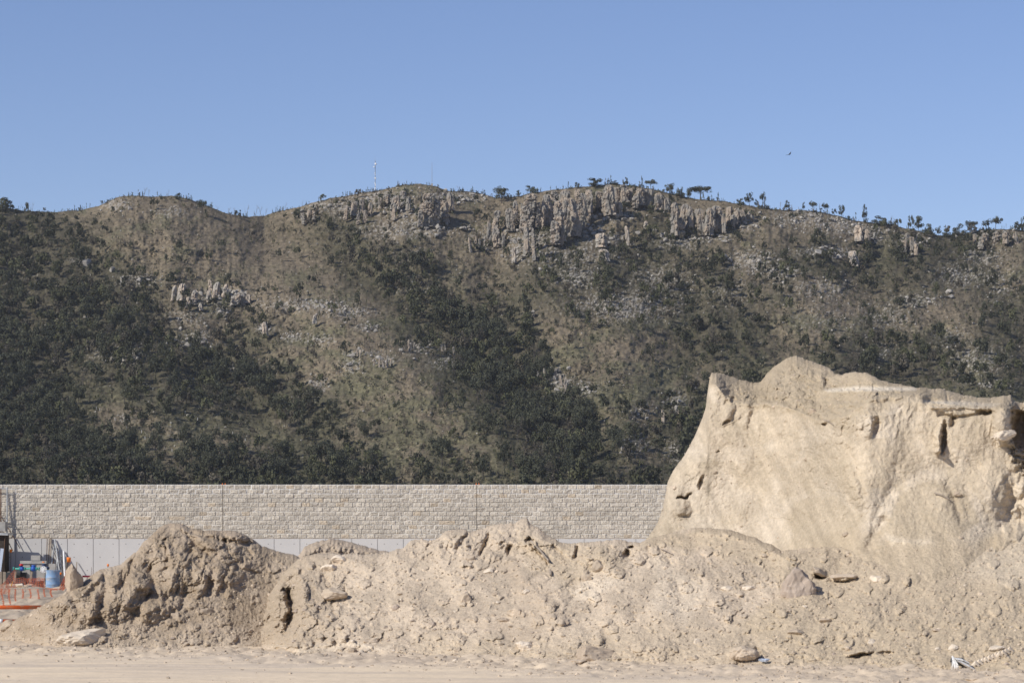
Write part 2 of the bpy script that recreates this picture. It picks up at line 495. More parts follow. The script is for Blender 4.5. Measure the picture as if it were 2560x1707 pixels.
ROCKS = [(560, 742, 75, 26, 26, 10), (470, 790, 50, 25, 10, 8), (555, 778, 25, 14, 9, 9), (490, 850, 55, 22, 16, 9), (760, 762, 110, 18, 40, 7), (870, 780, 60, 18, 26, 8),
         (915, 818, 32, 10, 18, 8), (660, 822, 22, 14, 10, 10), (730, 842, 30, 14, 14, 6), (800, 850, 40, 14, 12, 7), (905, 882, 50, 8, 20, 6), (965, 902, 28, 9, 16, 9), (1050, 868, 55, 18, 16, 8),
         (1120, 905, 50, 20, 14, 5), (880, 915, 30, 20, 10, 7), (800, 962, 20, 18, 10, 7), (195, 655, 20, 10, 7, 9), (215, 662, 14, 10, 4, 13), (350, 702, 50, 18, 12, 10), (60, 690, 70, 40, 12, 6),
         (290, 882, 70, 22, 16, 7), (320, 905, 30, 12, 8, 8), (310, 1045, 20, 10, 5, 7), (170, 800, 40, 30, 6, 9), (525, 1010, 60, 60, 10, 6), (590, 920, 60, 40, 12, 6), (450, 1080, 80, 30, 8, 5),
         (960, 500, 70, 28, 70, 7), (870, 520, 55, 26, 40, 7), (800, 512, 45, 18, 20, 6), (764, 537, 22, 14, 14, 9), (1000, 575, 110, 26, 50, 5), (1120, 492, 80, 16, 36, 7), (1190, 498, 26, 8, 10, 9),
         (1230, 600, 60, 30, 40, 6), (1290, 630, 30, 26, 16, 8), (1420, 640, 150, 40, 60, 6), (1520, 600, 60, 20, 30, 8), (1560, 765, 130, 42, 150, 5), (1450, 690, 60, 30, 30, 6), (1700, 600, 60, 22, 30, 7),
         (1660, 700, 80, 40, 34, 6), (1880, 652, 75, 26, 70, 7), (1950, 682, 55, 26, 34, 6), (1820, 730, 80, 40, 24, 5), (2000, 545, 75, 26, 60, 7), (2100, 562, 75, 26, 60, 7), (2170, 590, 50, 22, 36, 8),
         (2280, 602, 45, 26, 40, 8), (2060, 630, 80, 18, 16, 9), (2480, 592, 80, 18, 80, 7), (2450, 640, 60, 25, 24, 6), (2290, 752, 60, 18, 24, 8), (2220, 790, 90, 40, 30, 6), (2400, 690, 60, 28, 24, 6),
         (2050, 722, 90, 26, 30, 5), (2060, 790, 90, 45, 30, 5), (2500, 700, 60, 60, 26, 6), (2200, 880, 60, 30, 16, 5), (2440, 900, 80, 40, 40, 5), (2480, 962, 60, 9, 30, 7), (2380, 850, 60, 40, 18, 6),
         (1370, 924, 40, 5, 14, 9), (1400, 955, 36, 24, 24, 9), (1455, 972, 45, 18, 20, 7), (1690, 1000, 30, 24, 10, 12), (1600, 1030, 26, 20, 10, 8), (1590, 1110, 40, 30, 10, 7), (1700, 1130, 40, 30, 14, 7),
         (1000, 530, 60, 20, 24, 8), (1330, 600, 70, 30, 40, 9), (1450, 575, 60, 24, 40, 10), (1610, 510, 60, 18, 36, 9), (1750, 592, 80, 12, 44, 9), (1540, 540, 50, 14, 30, 9), (1860, 560, 40, 16, 20, 10), (1080, 575, 60, 14, 30, 9), (290, 510, 45, 18, 16, 6), (430, 530, 50, 16, 8, 6), (1030, 720, 40, 20, 12, 7), (1040, 640, 60, 26, 10, 5)]

pxa = np.unique(np.concatenate([np.linspace(-1600, -100, 60), np.arange(-100, 2660, 2.4), np.linspace(2660, 4200, 60)]))
NT = 330
tt = np.linspace(0, 1, NT)
RY = ridge_y(pxa)
HPX = np.broadcast_to(pxa, (NT, len(pxa))).copy()
HPY = 1335 + (RY[None, :] - 1335) * tt[:, None]
HP = hill_p(HPX, HPY)
back = []
for k, (dd, dz) in enumerate(((12, -1.5), (40, -8), (120, -30), (300, -90), (700, -190))):
    b_ = HP[-1].copy(); sc_ = (b_[:, 1] + dd) / b_[:, 1]
    b_[:, 0] *= sc_; b_[:, 1] += dd; b_[:, 2] = np.maximum(b_[:, 2] + dz, -3); back.append(b_)
V = np.concatenate([HP, np.stack(back)], 0)
dn = dens(HPX, HPY)
rk = np.zeros_like(HPX)
for (cx, cy, rx, ry, n, s) in ROCKS:
    m = (np.abs(HPX - cx) < 3 * rx) & (np.abs(HPY - cy) < 3 * ry)
    rk[m] = np.maximum(rk[m], np.exp(-(((HPX[m] - cx) / rx) ** 2 + ((HPY[m] - cy) / ry) ** 2)) * min(1, 12.0 * n * s / (rx * ry)))
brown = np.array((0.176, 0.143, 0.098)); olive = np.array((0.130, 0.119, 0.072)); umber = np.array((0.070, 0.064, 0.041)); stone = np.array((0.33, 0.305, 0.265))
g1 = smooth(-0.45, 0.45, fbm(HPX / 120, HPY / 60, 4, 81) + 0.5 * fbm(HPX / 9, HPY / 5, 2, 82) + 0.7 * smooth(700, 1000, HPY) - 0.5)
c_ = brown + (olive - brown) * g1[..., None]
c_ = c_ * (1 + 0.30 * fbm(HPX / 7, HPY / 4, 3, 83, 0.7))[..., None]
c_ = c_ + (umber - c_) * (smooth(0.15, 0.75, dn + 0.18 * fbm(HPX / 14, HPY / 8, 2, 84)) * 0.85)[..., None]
sp = smooth(0.15, 0.45, fbm(HPX / 6.5, HPY / 4.0, 3, 85, 0.7) + rk * 0.65 - 0.36)
c_ = c_ + (stone - c_) * (sp * np.clip(rk * 1.6 + 0.12, 0, 1) * 0.8)[..., None]
c_ = np.concatenate([c_, np.repeat(c_[-1:], 5, 0)], 0).clip(0.01, 1)
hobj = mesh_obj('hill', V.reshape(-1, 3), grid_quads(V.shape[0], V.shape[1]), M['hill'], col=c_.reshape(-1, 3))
tag(hobj, kind='structure')

# ------------------------------------------------------------------ rocks: shapes shared by boulders, clods and scree
import bmesh
def ico(sub):
    bm = bmesh.new(); bmesh.ops.create_icosphere(bm, subdivisions=sub, radius=1)
    V = np.array([v.co[:] for v in bm.verts]); T = np.array([[v.index for v in f.verts] for f in bm.faces]); bm.free()
    return V, T
ICO = {k: ico(k) for k in (1, 2, 3, 4)}
def rock_shape(seed, sub=3, cuts=9, rough=0.10, scale=(1, 1, 1), lo=0.5, hi=0.82):
    r = np.random.default_rng(seed)
    V, T = ICO[sub]; V = V.copy()
    for k in range(cuts):
        n = r.normal(size=3); n /= np.linalg.norm(n)
        c = r.uniform(lo, hi)
        d = V @ n
        V = V - np.maximum(d - c, 0)[:, None] * n * 0.93
    rad = 1 + rough * (fbm(V[:, 0] * 2 + seed, V[:, 1] * 2 + V[:, 2] * 1.3, 3, seed) + 0.5 * n2(V[:, 2] * 5, V[:, 0] * 5 - V[:, 1] * 4, seed + 3))
    V = V * rad[:, None] * np.array(scale)
    return V, T

def link_copy(me, name, mat=None):
    o = bpy.data.objects.new(name, me); COL.objects.link(o); return o

def rock_mesh(name, seed, mat, sub=3, scale=(1, 1, 1), cuts=9, rough=0.1):
    V, T = rock_shape(seed, sub, cuts, rough, scale)
    o = mesh_obj(name, V, T, mat, smooth_=False, link=False)
    return o.data

HB = []
for k in range(10):
    V_, T_ = rock_shape(100 + k, 3, 15, 0.07, (1, 1, 1), .42, .72)
    HB.append(mesh_obj('boulder_shape', V_ * 1.25, T_, M['boulder'], smooth_=False, link=False).data)

def zone(px, py):
    side = 'left' if px < 700 else ('middle' if px < 1400 else ('right of the middle' if px < 1950 else 'far right'))
    return side

# explicit boulders first: (px, py of foot, width, height, label)
EXB = [(434, 746, 12, 34, 'tall narrow white boulder at the left end of the pale standing stones'),
       (453, 746, 20, 38, 'broad tall white boulder second from the left in the row of standing stones'),
       (484, 757, 17, 32, 'rounded standing stone with a dark right side, third in the pale row'),
       (470, 764, 16, 22, 'squat pale stone in front of the row of standing stones'),
       (520, 754, 15, 30, 'pale stacked stone in the middle of the standing stone row'),
       (533, 748, 9, 24, 'thin leaning pale stone beside the stacked stone'),
       (541, 732, 17, 28, 'square pale stone high in the standing stone row'),
       (524, 722, 11, 24, 'small pinnacle standing highest above the pale stone row'),
       (563, 738, 16, 28, 'bright wedge shaped stone near the right of the standing row'),
       (590, 757, 22, 26, 'wide pale boulder at the right end of the standing row'),
       (606, 757, 16, 22, 'pale boulder touching the wide one at the right end of the row'),
       (500, 770, 12, 14, 'low pale stone below the standing row'),
       (620, 752, 14, 16, 'small pale stone right of the standing row'),
       (470, 872, 24, 18, 'large pale boulder lying in grass below the standing stones'),
       (505, 860, 14, 9, 'flat white boulder right of the large pale one on the left slope'),
       (662, 834, 15, 30, 'upright pale boulder beside a dark bush in the middle of the slope'),
       (786, 803, 12, 18, 'upright pinkish boulder below the broken ledge'),
       (880, 892, 16, 10, 'lone rounded white boulder above the brown grass'),
       (872, 914, 20, 9, 'flat white boulder lying in the brown grass'),
       (2371, 733, 17, 12, 'upper one of two bright white boulders on the right slope'),
       (2378, 745, 15, 11, 'lower one of two bright white boulders on the right slope'),
       (2135, 660, 26, 34, 'squat layered boulder of stacked slabs on the right slope'),
       (2098, 648, 16, 12, 'small layered boulder left of the stacked slabs'),
       (2048, 642, 26, 20, 'wide layered boulder on the right slope under the dark shrubs'),
       (2147, 598, 24, 36, 'dark rounded boulder high on the right slope'),
       (168, 808, 12, 16, 'white upright slab alone among dark trees on the left'),
       (1694, 1052, 12, 40, 'tall pale rock blade among dark trees just left of the sand cliff'),
       (1658, 1050, 9, 26, 'short rock blade left of the tall pale one near the sand cliff'),
       (1333, 792, 10, 18, 'small white stone standing alone in the dark gully trees'),
       (1615, 576, 12, 24, 'square pale pinnacle below the gap in the cliffs'),
       (1569, 604, 14, 44, 'slim stacked rock pinnacle below the central cliffs'),
       (1285, 652, 13, 34, 'slim stacked stone pile below the left cliff pillars'),
       (1511, 648, 28, 26, 'blocky layered boulder below the central cliffs'),
       (1504, 613, 30, 30, 'broken layered ledge rock under the central cliffs')]
def put_boulder(px, py, w_, h_, name, label, cat, group, seed):
    d = float(hill_d(np.array([px]), np.array([py]))[0])
    o = link_copy(HB[seed % 10], name)
    k = d / F / 2
    p = P(px, py, d)
    o.location = (p.x, p.y - w_ * k * 0.2, p.z + h_ * k * 0.72)
    o.scale = (w_ * k * 1.25, w_ * k * 1.3, h_ * k * 1.2)
    o.rotation_euler = (random.uniform(-.15, .15), random.uniform(-.15, .15), random.uniform(0, 6.28))
    tag(o, label, cat, group)
    return o

bl = []
for (cx, cy, rx, ry, n, s) in ROCKS:
    for k in range(int(n * 1.1)):
        x = random.gauss(cx, rx * 0.6); y = random.gauss(cy, ry * 0.6)
        sz = s * random.choice((0.45, 0.55, 0.7, 0.85, 1.0, 1.3))
        bl.append((x, y, sz, sz * random.uniform(0.5, 1.15)))
for k in range(900):
    x, y = random.uniform(-100, 2660), random.uniform(470, 1150)
    if random.random() > 0.35 + 0.5 * (1 - float(dens(np.array([x]), np.array([y]))[0])): continue
    bl.append((x, y, random.uniform(2, 6), random.uniform(2, 5)))
bl = [b for b in bl if b[1] > ridge_y(np.array([b[0]]))[0] + 3]
bl.sort(key=lambda b: -(b[2] * b[3]) if (0 < b[0] < 2560) else 0)
NB = 245
for i, (x, y, w_, h_) in enumerate(bl[:NB]):
    put_boulder(x, y, w_, h_, 'boulder', 'pale grey boulder among dry grass, %s part of the hill' % zone(x, y), 'boulder', 'loose boulders, %s part of the hill' % zone(x, y), i)
# the rest as one object
def scatter_mesh(name, shapes, pos, scl, rz, mat, cols=None, smooth_=False):
    Vs, Ts, Cs = [], [], []; n = 0
    for i in range(len(pos)):
        V, T = shapes[i % len(shapes)]
        c, s = math.cos(rz[i]), math.sin(rz[i])
        R = np.array([[c, -s, 0], [s, c, 0], [0, 0, 1]])
        W = (V * scl[i]) @ R.T + pos[i]
        Vs.append(W); Ts.append(T + n); n += len(W)
        if cols is not None: Cs.append(np.broadcast_to(cols[i], (len(W), 3)))
    return mesh_obj(name, np.concatenate(Vs), np.concatenate(Ts), mat, smooth_=smooth_, col=np.concatenate(Cs) if cols is not None else None)
rest = bl[NB:]
ra = np.array(rest)
hp = hill_p(ra[:, 0], ra[:, 1]); kk = hp[:, 1] / F / 2
pos = hp + np.stack([0 * kk, 0 * kk, ra[:, 3] * kk * .6], -1)
scl = np.stack([ra[:, 2] * kk * 1.2, ra[:, 2] * kk * 1.2, ra[:, 3] * kk * 1.1], -1)
sc_o = scatter_mesh('scree', [rock_shape(300 + k, 1, 5) for k in range(8)], pos, scl, rng.uniform(0, 6.28, len(rest)), M['boulder'])
tag(sc_o, 'small pale stones strewn over the hillside grass', 'scree', kind='stuff')

# cliffs: each outcrop is a bundle of weathered stone columns
def column(px, ytop, ybot, w_, seed, V_all, C_all, Q_all, n0):
    r = np.random.default_rng(seed)
    if ybot - ytop > 40: w_ = w_ * r.uniform(.8, 1.4); ytop = ytop + r.uniform(-2, 9); ybot = ybot + r.uniform(-12, 6)
    d = float(hill_d(np.array([px]), np.array([ybot]))[0]) - 1 - r.uniform(0, 9)
    k = d / F
    base = P(px, ybot, d); hgt = (ybot - ytop) * k + 1.0; R0 = w_ * k / 2
    na, nh = 52, max(20, int((ybot - ytop) / 1.4))
    th = np.linspace(0, 2 * np.pi, na, endpoint=False); hh = np.linspace(0, 1, nh)
    TH, HH = np.meshgrid(th, hh)
    rot = r.uniform(-.5, .5)
    box = 1.0 / np.maximum(np.abs(np.cos(TH + rot)), np.abs(np.sin(TH + rot))) ** 0.75
    tpw = r.uniform(.62, .93)
    prof = np.where(HH > tpw, np.sqrt(np.clip(1 - ((HH - tpw) / (1.03 - tpw)) ** 2, 0.05, 1)), 1.0) * (1.04 - 0.16 * HH + 0.08 * n2(HH * 3 + seed, HH * 0, seed))
    Z = HH * hgt - 1.0
    per = 2 * np.pi * R0
    cu = R0 * np.cos(TH) * 1.0 + px * 0.17; cv = R0 * np.sin(TH)
    sz = max(0.9, R0 * r.uniform(.55, .9)); asp = r.choice([1.7, 2.6, 0.6])
    wob = 0.35 * n2(cu * .8, Z * .4, seed + 3)
    d1, v1 = cells((cu + .6 * cv) / sz + wob, Z / (sz * asp) + wob, seed)
    d2, v2 = cells((cu - .5 * cv) / (sz * .42) + wob, Z / (sz * .30) + wob, seed + 8)
    rad = R0 * prof * box * 0.80 * (1 + 0.42 * (v1 - .5) + 0.09 * (v2 - .5) - 0.28 * smooth(.5, .75, d1)) + R0 * 0.10 * fbm(cu * .9, Z * .5 + cv, 3, seed + 4, .6)
    zj = Z + 0.35 * sz * (v1 - .5) * (HH > .5)
    X = base.x + np.cos(TH) * rad + hgt * 0.14 * (HH - .5) * r.uniform(-1, 1); Y = base.y + np.sin(TH) * rad * 1.35 + 1.5 + HH * hgt * 0.22; ZZ = base.z + zj
    top = np.array([[X[-1].mean(), Y[-1].mean(), ZZ[-1].mean() + 0.2]])
    V = np.concatenate([np.stack([X, Y, ZZ], -1).reshape(-1, 3), top])
    i = np.arange(nh - 1)[:, None] * na + np.arange(na)[None, :]; j = np.arange(nh - 1)[:, None] * na + (np.arange(na)[None, :] + 1) % na
    Q = np.stack([i, j, j + na, i + na], -1).reshape(-1, 4)
    e = (nh - 1) * na
    T = np.stack([e + np.arange(na), e + (np.arange(na) + 1) % na, np.full(na, nh * na), np.full(na, nh * na)], -1)
    pink = np.array((0.325, 0.268, 0.208)); grey = np.array((0.245, 0.226, 0.196)); dark = np.array((0.11, 0.103, 0.092))
    wp = smooth(-.3, .4, fbm(V[:, 0] * .25, V[:, 2] * .15 + V[:, 1] * .1, 3, 5))
    wd = smooth(0.15, 0.6, fbm(V[:, 0] * .9 + V[:, 1] * .7, V[:, 2] * .12, 3, 15))
    C = grey + (pink - grey) * wp[:, None]; C = C + (dark - C) * (wd * .55)[:, None]
    V_all.append(V); C_all.append(C); Q_all.append(Q + n0); 
    return n0 + len(V), T + n0

for i, (px, py, w_, h_, lb) in enumerate(EXB):
    if h_ > w_ * 0.85:
        Va, Ca, Qa = [], [], []
        n0, T = column(px, py - h_, py, w_ * 1.05, 800 + i * 7, Va, Ca, Qa, 0)
        o = mesh_obj('boulder', Va[0], Qa[0], M['cliff'], col=Ca[0] * 1.35, tris=T[:, :3], smooth_=False)
        tag(o, lb, 'boulder', 'boulders on the hillside')
    else:
        put_boulder(px, py, w_, h_, 'boulder', lb, 'boulder', 'boulders on the hillside', i)
OUT = [('tall grey rock face with a deep dark right side under the rounded summit', [(1068, 474, 562, 28), (1090, 490, 562, 26), (1108, 494, 560, 28), (1050, 522, 562, 16), (1078, 520, 566, 20), (1126, 480, 520, 22), (1058, 500, 545, 18)]),
       ('broken grey rocks just left of the tall rock face on the summit', [(988, 480, 522, 22), (966, 484, 510, 22), (1008, 476, 505, 18), (950, 494, 520, 16), (985, 510, 545, 14), (1020, 490, 520, 16)]),
       ('low grey crags on the left shoulder of the summit', [(885, 503, 535, 20), (905, 498, 530, 18), (865, 515, 545, 14), (925, 505, 540, 16), (912, 525, 552, 14), (895, 530, 556, 12)]),
       ('small leaning crag on the left flank of the summit', [(758, 532, 556, 14), (772, 524, 550, 16), (784, 526, 548, 12)]),
       ('lone stacked rock pillar standing left of the main cliffs', [(1240, 526, 585, 26), (1240, 570, 618, 18), (1222, 545, 600, 12), (1258, 580, 612, 10)]),
       ('short rock fins on the slope below the lone pillar', [(1175, 592, 626, 9), (1190, 588, 622, 9), (1199, 596, 628, 8), (1210, 602, 626, 8)]),
       ('pale pillars at the left end of the main cliffs', [(1289, 496, 560, 16), (1275, 520, 572, 20), (1304, 505, 572, 12)]),
       ('massive rounded pillar with a shadowed right side in the left cliffs', [(1322, 480, 580, 38), (1316, 550, 636, 20), (1334, 560, 640, 12), (1345, 500, 560, 16)]),
       ('twin rounded pillars hollowed between in the left cliffs', [(1369, 480, 560, 26), (1356, 505, 572, 16), (1386, 500, 560, 14)]),
       ('broad leaning buttress in the centre of the cliffs', [(1398, 504, 600, 30), (1388, 552, 602, 22), (1430, 486, 596, 38), (1414, 500, 590, 20), (1406, 570, 608, 12)]),
       ('high rock wall under the ridge top bushes', [(1448, 470, 572, 26), (1474, 466, 542, 32), (1462, 480, 560, 18), (1498, 476, 530, 16), (1412, 476, 520, 26), (1385, 478, 505, 24)]),
       ('big fractured block crowning the highest point of the ridge', [(1524, 460, 535, 36), (1545, 466, 515, 26), (1562, 462, 502, 26), (1512, 480, 532, 16), (1575, 470, 500, 18)]),
       ('pale sloping slabs right of the highest point', [(1600, 470, 508, 30), (1622, 474, 512, 28), (1645, 482, 520, 28), (1590, 486, 515, 24), (1665, 494, 530, 24), (1550, 505, 535, 14)]),
       ('wide layered cliff face on the right, left half', [(1688, 498, 586, 30), (1710, 502, 588, 30), (1728, 512, 588, 20), (1698, 540, 594, 26)]),
       ('wide layered cliff face on the right, right half', [(1752, 512, 580, 22), (1774, 508, 582, 28), (1792, 512, 586, 30), (1810, 530, 580, 16), (1742, 520, 575, 12)]),
       ('jumbled blocks at the right end of the cliffs', [(1824, 516, 562, 24), (1842, 520, 556, 20), (1858, 522, 552, 18), (1834, 536, 570, 14), (1873, 528, 550, 16)]),
       ('low ledge of pale blocks at the right edge of the ridge', [(2440, 584, 604, 18), (2465, 582, 602, 22), (2490, 580, 606, 20), (2515, 580, 604, 20), (2540, 584, 606, 18), (2455, 592, 618, 20)]),
       ('rounded dark crag high on the right slope', [(2155, 566, 602, 24), (2170, 572, 606, 16)]),
       ('broken crag below the dip in the ridge', [(2270, 582, 606, 18), (2284, 592, 620, 20), (2262, 600, 626, 16), (2292, 608, 632, 14)]),
       ('band of white rock teeth above the dark gully', [(1350, 918, 938, 8), (1362, 916, 934, 8), (1374, 917, 936, 8), (1388, 920, 940, 9), (1402, 934, 958, 10), (1414, 944, 972, 10), (1345, 926, 950, 7)]),
       ('row of grey rock fins on the brown slope', [(948, 894, 914, 7), (957, 892, 914, 8), (967, 892, 914, 7), (977, 896, 914, 7), (935, 896, 908, 7), (900, 874, 888, 6), (893, 872, 884, 5)]),
       ('line of pale rock teeth in the gully trees', [(1022, 848, 872, 7), (1035, 856, 874, 6), (1048, 858, 874, 6), (1104, 858, 872, 6), (1113, 860, 874, 6), (1134, 866, 880, 6)])]
for oi_, (lb, colsn) in enumerate(OUT):
    e_ = None
    for j, (px, yt, yb, w_) in enumerate(colsn):
        Va, Ca, Qa = [], [], []
        n0, T = column(px, yt, yb, w_ * (0.92 if oi_ < 19 else 1.0), 500 + oi_ * 31 + j * 7, Va, Ca, Qa, 0)
        if e_ is None:
            c0 = Va[0][:30].mean(0); e_ = empty('rock_outcrop', tuple(c0), lb, 'rock outcrop', 'rock outcrops on the hill')
        mesh_obj('rock_column', Va[0] - c0, Qa[0], M['cliff'], e_, col=Ca[0], tris=T[:, :3], smooth_=False)

# ------------------------------------------------------------------ trees
def leaf_cloud(r, nclump, nleaf, size, kind):
    """crown in a unit box: z 0..1, radius about 0.5; returns quads"""
    cs = []
    for k in range(nclump):
        a = r.uniform(0, 2 * np.pi); q = np.sqrt(r.uniform(0, 1))
        if kind == 'flat': z = 0.66 + 0.24 * r.uniform() - 0.12 * q; rad = 0.46
        elif kind == 'tall': z = r.uniform(0.35, 0.92); rad = 0.34 * (1.15 - abs(z - .6))
        elif kind == 'bush': z = r.uniform(0.15, 0.78); rad = 0.42 * np.sqrt(max(0.1, 1 - (z / 0.95) ** 2))
        else: z = r.uniform(0.36, 0.88); rad = 0.42 * np.sqrt(max(0.15, 1 - ((z - .55) / .42) ** 2))
        cs.append((math.cos(a) * q * rad, math.sin(a) * q * rad, z, r.uniform(0.11, 0.20)))
    V = np.zeros((nleaf, 4, 3))
    ci = r.integers(0, nclump, nleaf)
    C = np.array(cs)[ci]
    dr = r.normal(size=(nleaf, 3)); dr /= np.linalg.norm(dr, axis=1)[:, None]
    dr *= (r.uniform(0.3, 1.0, nleaf) ** 0.5)[:, None] * C[:, 3:4]; dr[:, 2] *= 0.9
    c = C[:, :3] + dr
    nrm = dr / (np.linalg.norm(dr, axis=1)[:, None] + 1e-6) + r.normal(size=(nleaf, 3)) * 0.6
    nrm /= np.linalg.norm(nrm, axis=1)[:, None]
    u = np.cross(nrm, r.normal(size=(nleaf, 3))); u /= np.linalg.norm(u, axis=1)[:, None]; w_ = np.cross(nrm, u)
    s = size * r.uniform(0.6, 1.3, nleaf)[:, None]
    for k, (a, b) in enumerate(((-1, -.7), (1, -.6), (.8, .8), (-.8, .6))):
        V[:, k] = c + u * s * a + w_ * s * b
    return V.reshape(-1, 3), np.arange(nleaf * 4).reshape(-1, 4), np.array(cs)

def trunk_mb(r, cs, kind, th=0.018):
    mb = MB(); lean = r.uniform(-.05, .05)
    top = {'flat': .78, 'tall': .8, 'bush': .35}.get(kind, .6)
    mb.tube([(0, 0, -0.08), (lean * .4, 0, top * .4), (lean, 0, top)], [th * 1.5, th, th * .5], 6)
    for c in cs[:7]:
        st = top * r.uniform(0.35, 0.75)
        mb.tube([(lean * st / top, 0, st), (c[0] * .5, c[1] * .5, (st + c[2]) / 2 + .02), (c[0], c[1], c[2])], [th * .6, th * .4, th * .15], 5, False)
    return mb

KINDS_T = ['round', 'round', 'round', 'flat', 'tall', 'bush']
PROTO = []
for k in range(12):
    r = np.random.default_rng(900 + k); kd = KINDS_T[k % 6]
    V_, Q_, cs = leaf_cloud(r, 17 if kd != 'tall' else 11, 1300, 0.024, kd)
    cr = mesh_obj('crown', V_, Q_, M['leaf'], smooth_=False, link=False).data
    tr = trunk_mb(r, cs, kd).build('trunk', M['bark']); trd = tr.data; bpy.data.objects.remove(tr)
    PROTO.append((kd, trd, cr))
PDRY = []
for k in range(4):
    r = np.random.default_rng(950 + k)
    V_, Q_, cs = leaf_cloud(r, 12, 420, 0.017, 'round')
    cr = mesh_obj('crown', V_, Q_, M['dryleaf'], smooth_=False, link=False).data
    tr = trunk_mb(r, cs, 'round', 0.016).build('trunk', M['bark']); trd = tr.data; bpy.data.objects.remove(tr)
    PDRY.append(('dry', trd, cr))
def bare_mesh(seed):
    r = random.Random(seed); mb = MB()
    def br(p, d, l, rad, lev):
        q = p + d * l * 0.5 + Vector((r.uniform(-.03, .03), r.uniform(-.03, .03), 0)) * l
        e = q + (d + Vector((r.uniform(-.2, .2), r.uniform(-.2, .2), .1))).normalized() * l * 0.5
        mb.tube([p, q, e], [rad, rad * .8, rad * .55], 5, False)
        if lev:
            for k in range(r.choice((2, 3))):
                nd = (d + Vector((r.uniform(-.75, .75), r.uniform(-.75, .75), r.uniform(.1, .5)))).normalized()
                br(q.lerp(e, r.uniform(.1, 1)), nd, l * r.uniform(.5, .75), rad * .55, lev - 1)
    br(Vector((0, 0, -.05)), Vector((r.uniform(-.1, .1), 0, 1)).normalized(), .5, .014, 3)
    o = mb.build('trunk', M['bark_pale']); d_ = o.data; bpy.data.objects.remove(o)
    return d_
BARE = [bare_mesh(k) for k in range(5)]

def put_tree(px, py, w_, h_, name, label, cat, group, proto, sink=0.0):
    d = float(hill_d(np.array([px]), np.array([py]))[0])
    p = P(px, py + sink, d)
    k = d / F
    e = empty(name, p, label, cat, group, random.uniform(0, 6.28))
    kd, tr, cr = proto
    for nm, me in (('trunk', tr), ('crown', cr)):
        o = bpy.data.objects.new(nm, me); COL.objects.link(o); o.parent = e
        o.scale = (w_ * k, w_ * k, h_ * k)
    return e
def put_bare(px, py, h_, label, group, seed):
    d = float(hill_d(np.array([px]), np.array([py]))[0]); k = d / F
    o = bpy.data.objects.new('bare_tree', BARE[seed % 5]); COL.objects.link(o)
    o.location = P(px, py + 2, d); o.scale = (h_ * k * 1.1, h_ * k * 1.1, h_ * k * 1.2); o.rotation_euler = (0, 0, seed * 1.3)
    tag(o, label, 'bare tree', group)

PK = lambda kd: random.choice([p for p in PROTO if p[0] == kd])
SKY = [(15, 526, 40, 34, 'bush', 'dense dark bush on the skyline at the far left edge'),
       (505, 540, 22, 44, 'flat', 'flat topped tree with thin trunk right of the small left summit'),
       (446, 500, 18, 20, 'bush', 'dark bush on top of the small left summit'),
       (1254, 508, 44, 40, 'round', 'leafy tree in the saddle left of the main cliffs'),
       (1296, 494, 14, 18, 'round', 'tiny tree on the ridge left of the first cliff pillar'),
       (1325, 482, 28, 20, 'bush', 'dark tuft of tree on top of the massive rounded pillar'),
       (1443, 470, 14, 16, 'bush', 'small round bush on the cliff top left of the widest bush'),
       (1486, 469, 40, 27, 'bush', 'widest dark double bush on top of the cliffs'),
       (1536, 462, 20, 12, 'bush', 'sparse bush left of the highest rock'),
       (1566, 466, 13, 22, 'tall', 'thin little tree on the highest rock'),
       (1627, 472, 27, 24, 'flat', 'small umbrella shaped tree right of the highest rock'),
       (1674, 486, 26, 28, 'round', 'leafy tree at the left of the ridge top tree group'),
       (1700, 494, 28, 22, 'bush', 'dark rounded bush between two ridge top trees'),
       (1751, 497, 54, 34, 'flat', 'broad umbrella tree, the largest on the ridge'),
       (1722, 497, 18, 26, 'round', 'small tree touching the left of the broad umbrella tree'),
       (1851, 514, 20, 20, 'bush', 'dark bush on the ridge right of the cliffs'),
       (1873, 514, 22, 32, 'round', 'round headed tree beside the dark bush right of the cliffs'),
       (1891, 515, 12, 18, 'bush', 'small bush between the round headed and the tall thin tree'),
       (1907, 516, 15, 36, 'tall', 'tall thin tree on the ridge with its crown high'),
       (1967, 526, 17, 24, 'tall', 'small upright tree where the ridge starts to slope down'),
       (2009, 526, 10, 20, 'tall', 'thin upright shrub next on the sloping ridge'),
       (2032, 530, 18, 27, 'flat', 'little flat topped tree on the sloping ridge'),
       (2063, 534, 16, 26, 'flat', 'small umbrella tree on bare stems on the sloping ridge'),
       (2104, 546, 17, 32, 'round', 'thin leafy tree halfway down the sloping ridge'),
       (2161, 556, 16, 42, 'tall', 'tall slender tree standing alone on the right ridge'),
       (2200, 564, 40, 26, 'bush', 'broad low dark bush on the right ridge'),
       (2277, 578, 15, 38, 'round', 'tall tree at the left of the dark right ridge clump'),
       (2296, 582, 30, 40, 'round', 'thick dark tree in the right ridge clump'),
       (2320, 592, 34, 34, 'bush', 'low dark tree at the right of the ridge clump'),
       (2346, 590, 15, 24, 'round', 'small tree in the dip of the ridge'),
       (2366, 592, 24, 22, 'bush', 'bush in the dip of the ridge'),
       (2396, 596, 38, 38, 'bush', 'large dark bush right of the ridge dip'),
       (2429, 580, 26, 30, 'flat', 'umbrella tree on the far right ridge'),
       (2489, 576, 30, 34, 'flat', 'dark flat topped tree standing highest on the far right ridge'),
       (2557, 580, 14, 36, 'tall', 'tree cut by the right edge of the picture on the ridge')]
for (px, py, w_, h_, kd, lb) in SKY:
    put_tree(px, py, w_ * 1.15, h_ * 1.1, 'tree', lb, 'tree', 'trees on the skyline', PK(kd), 1)
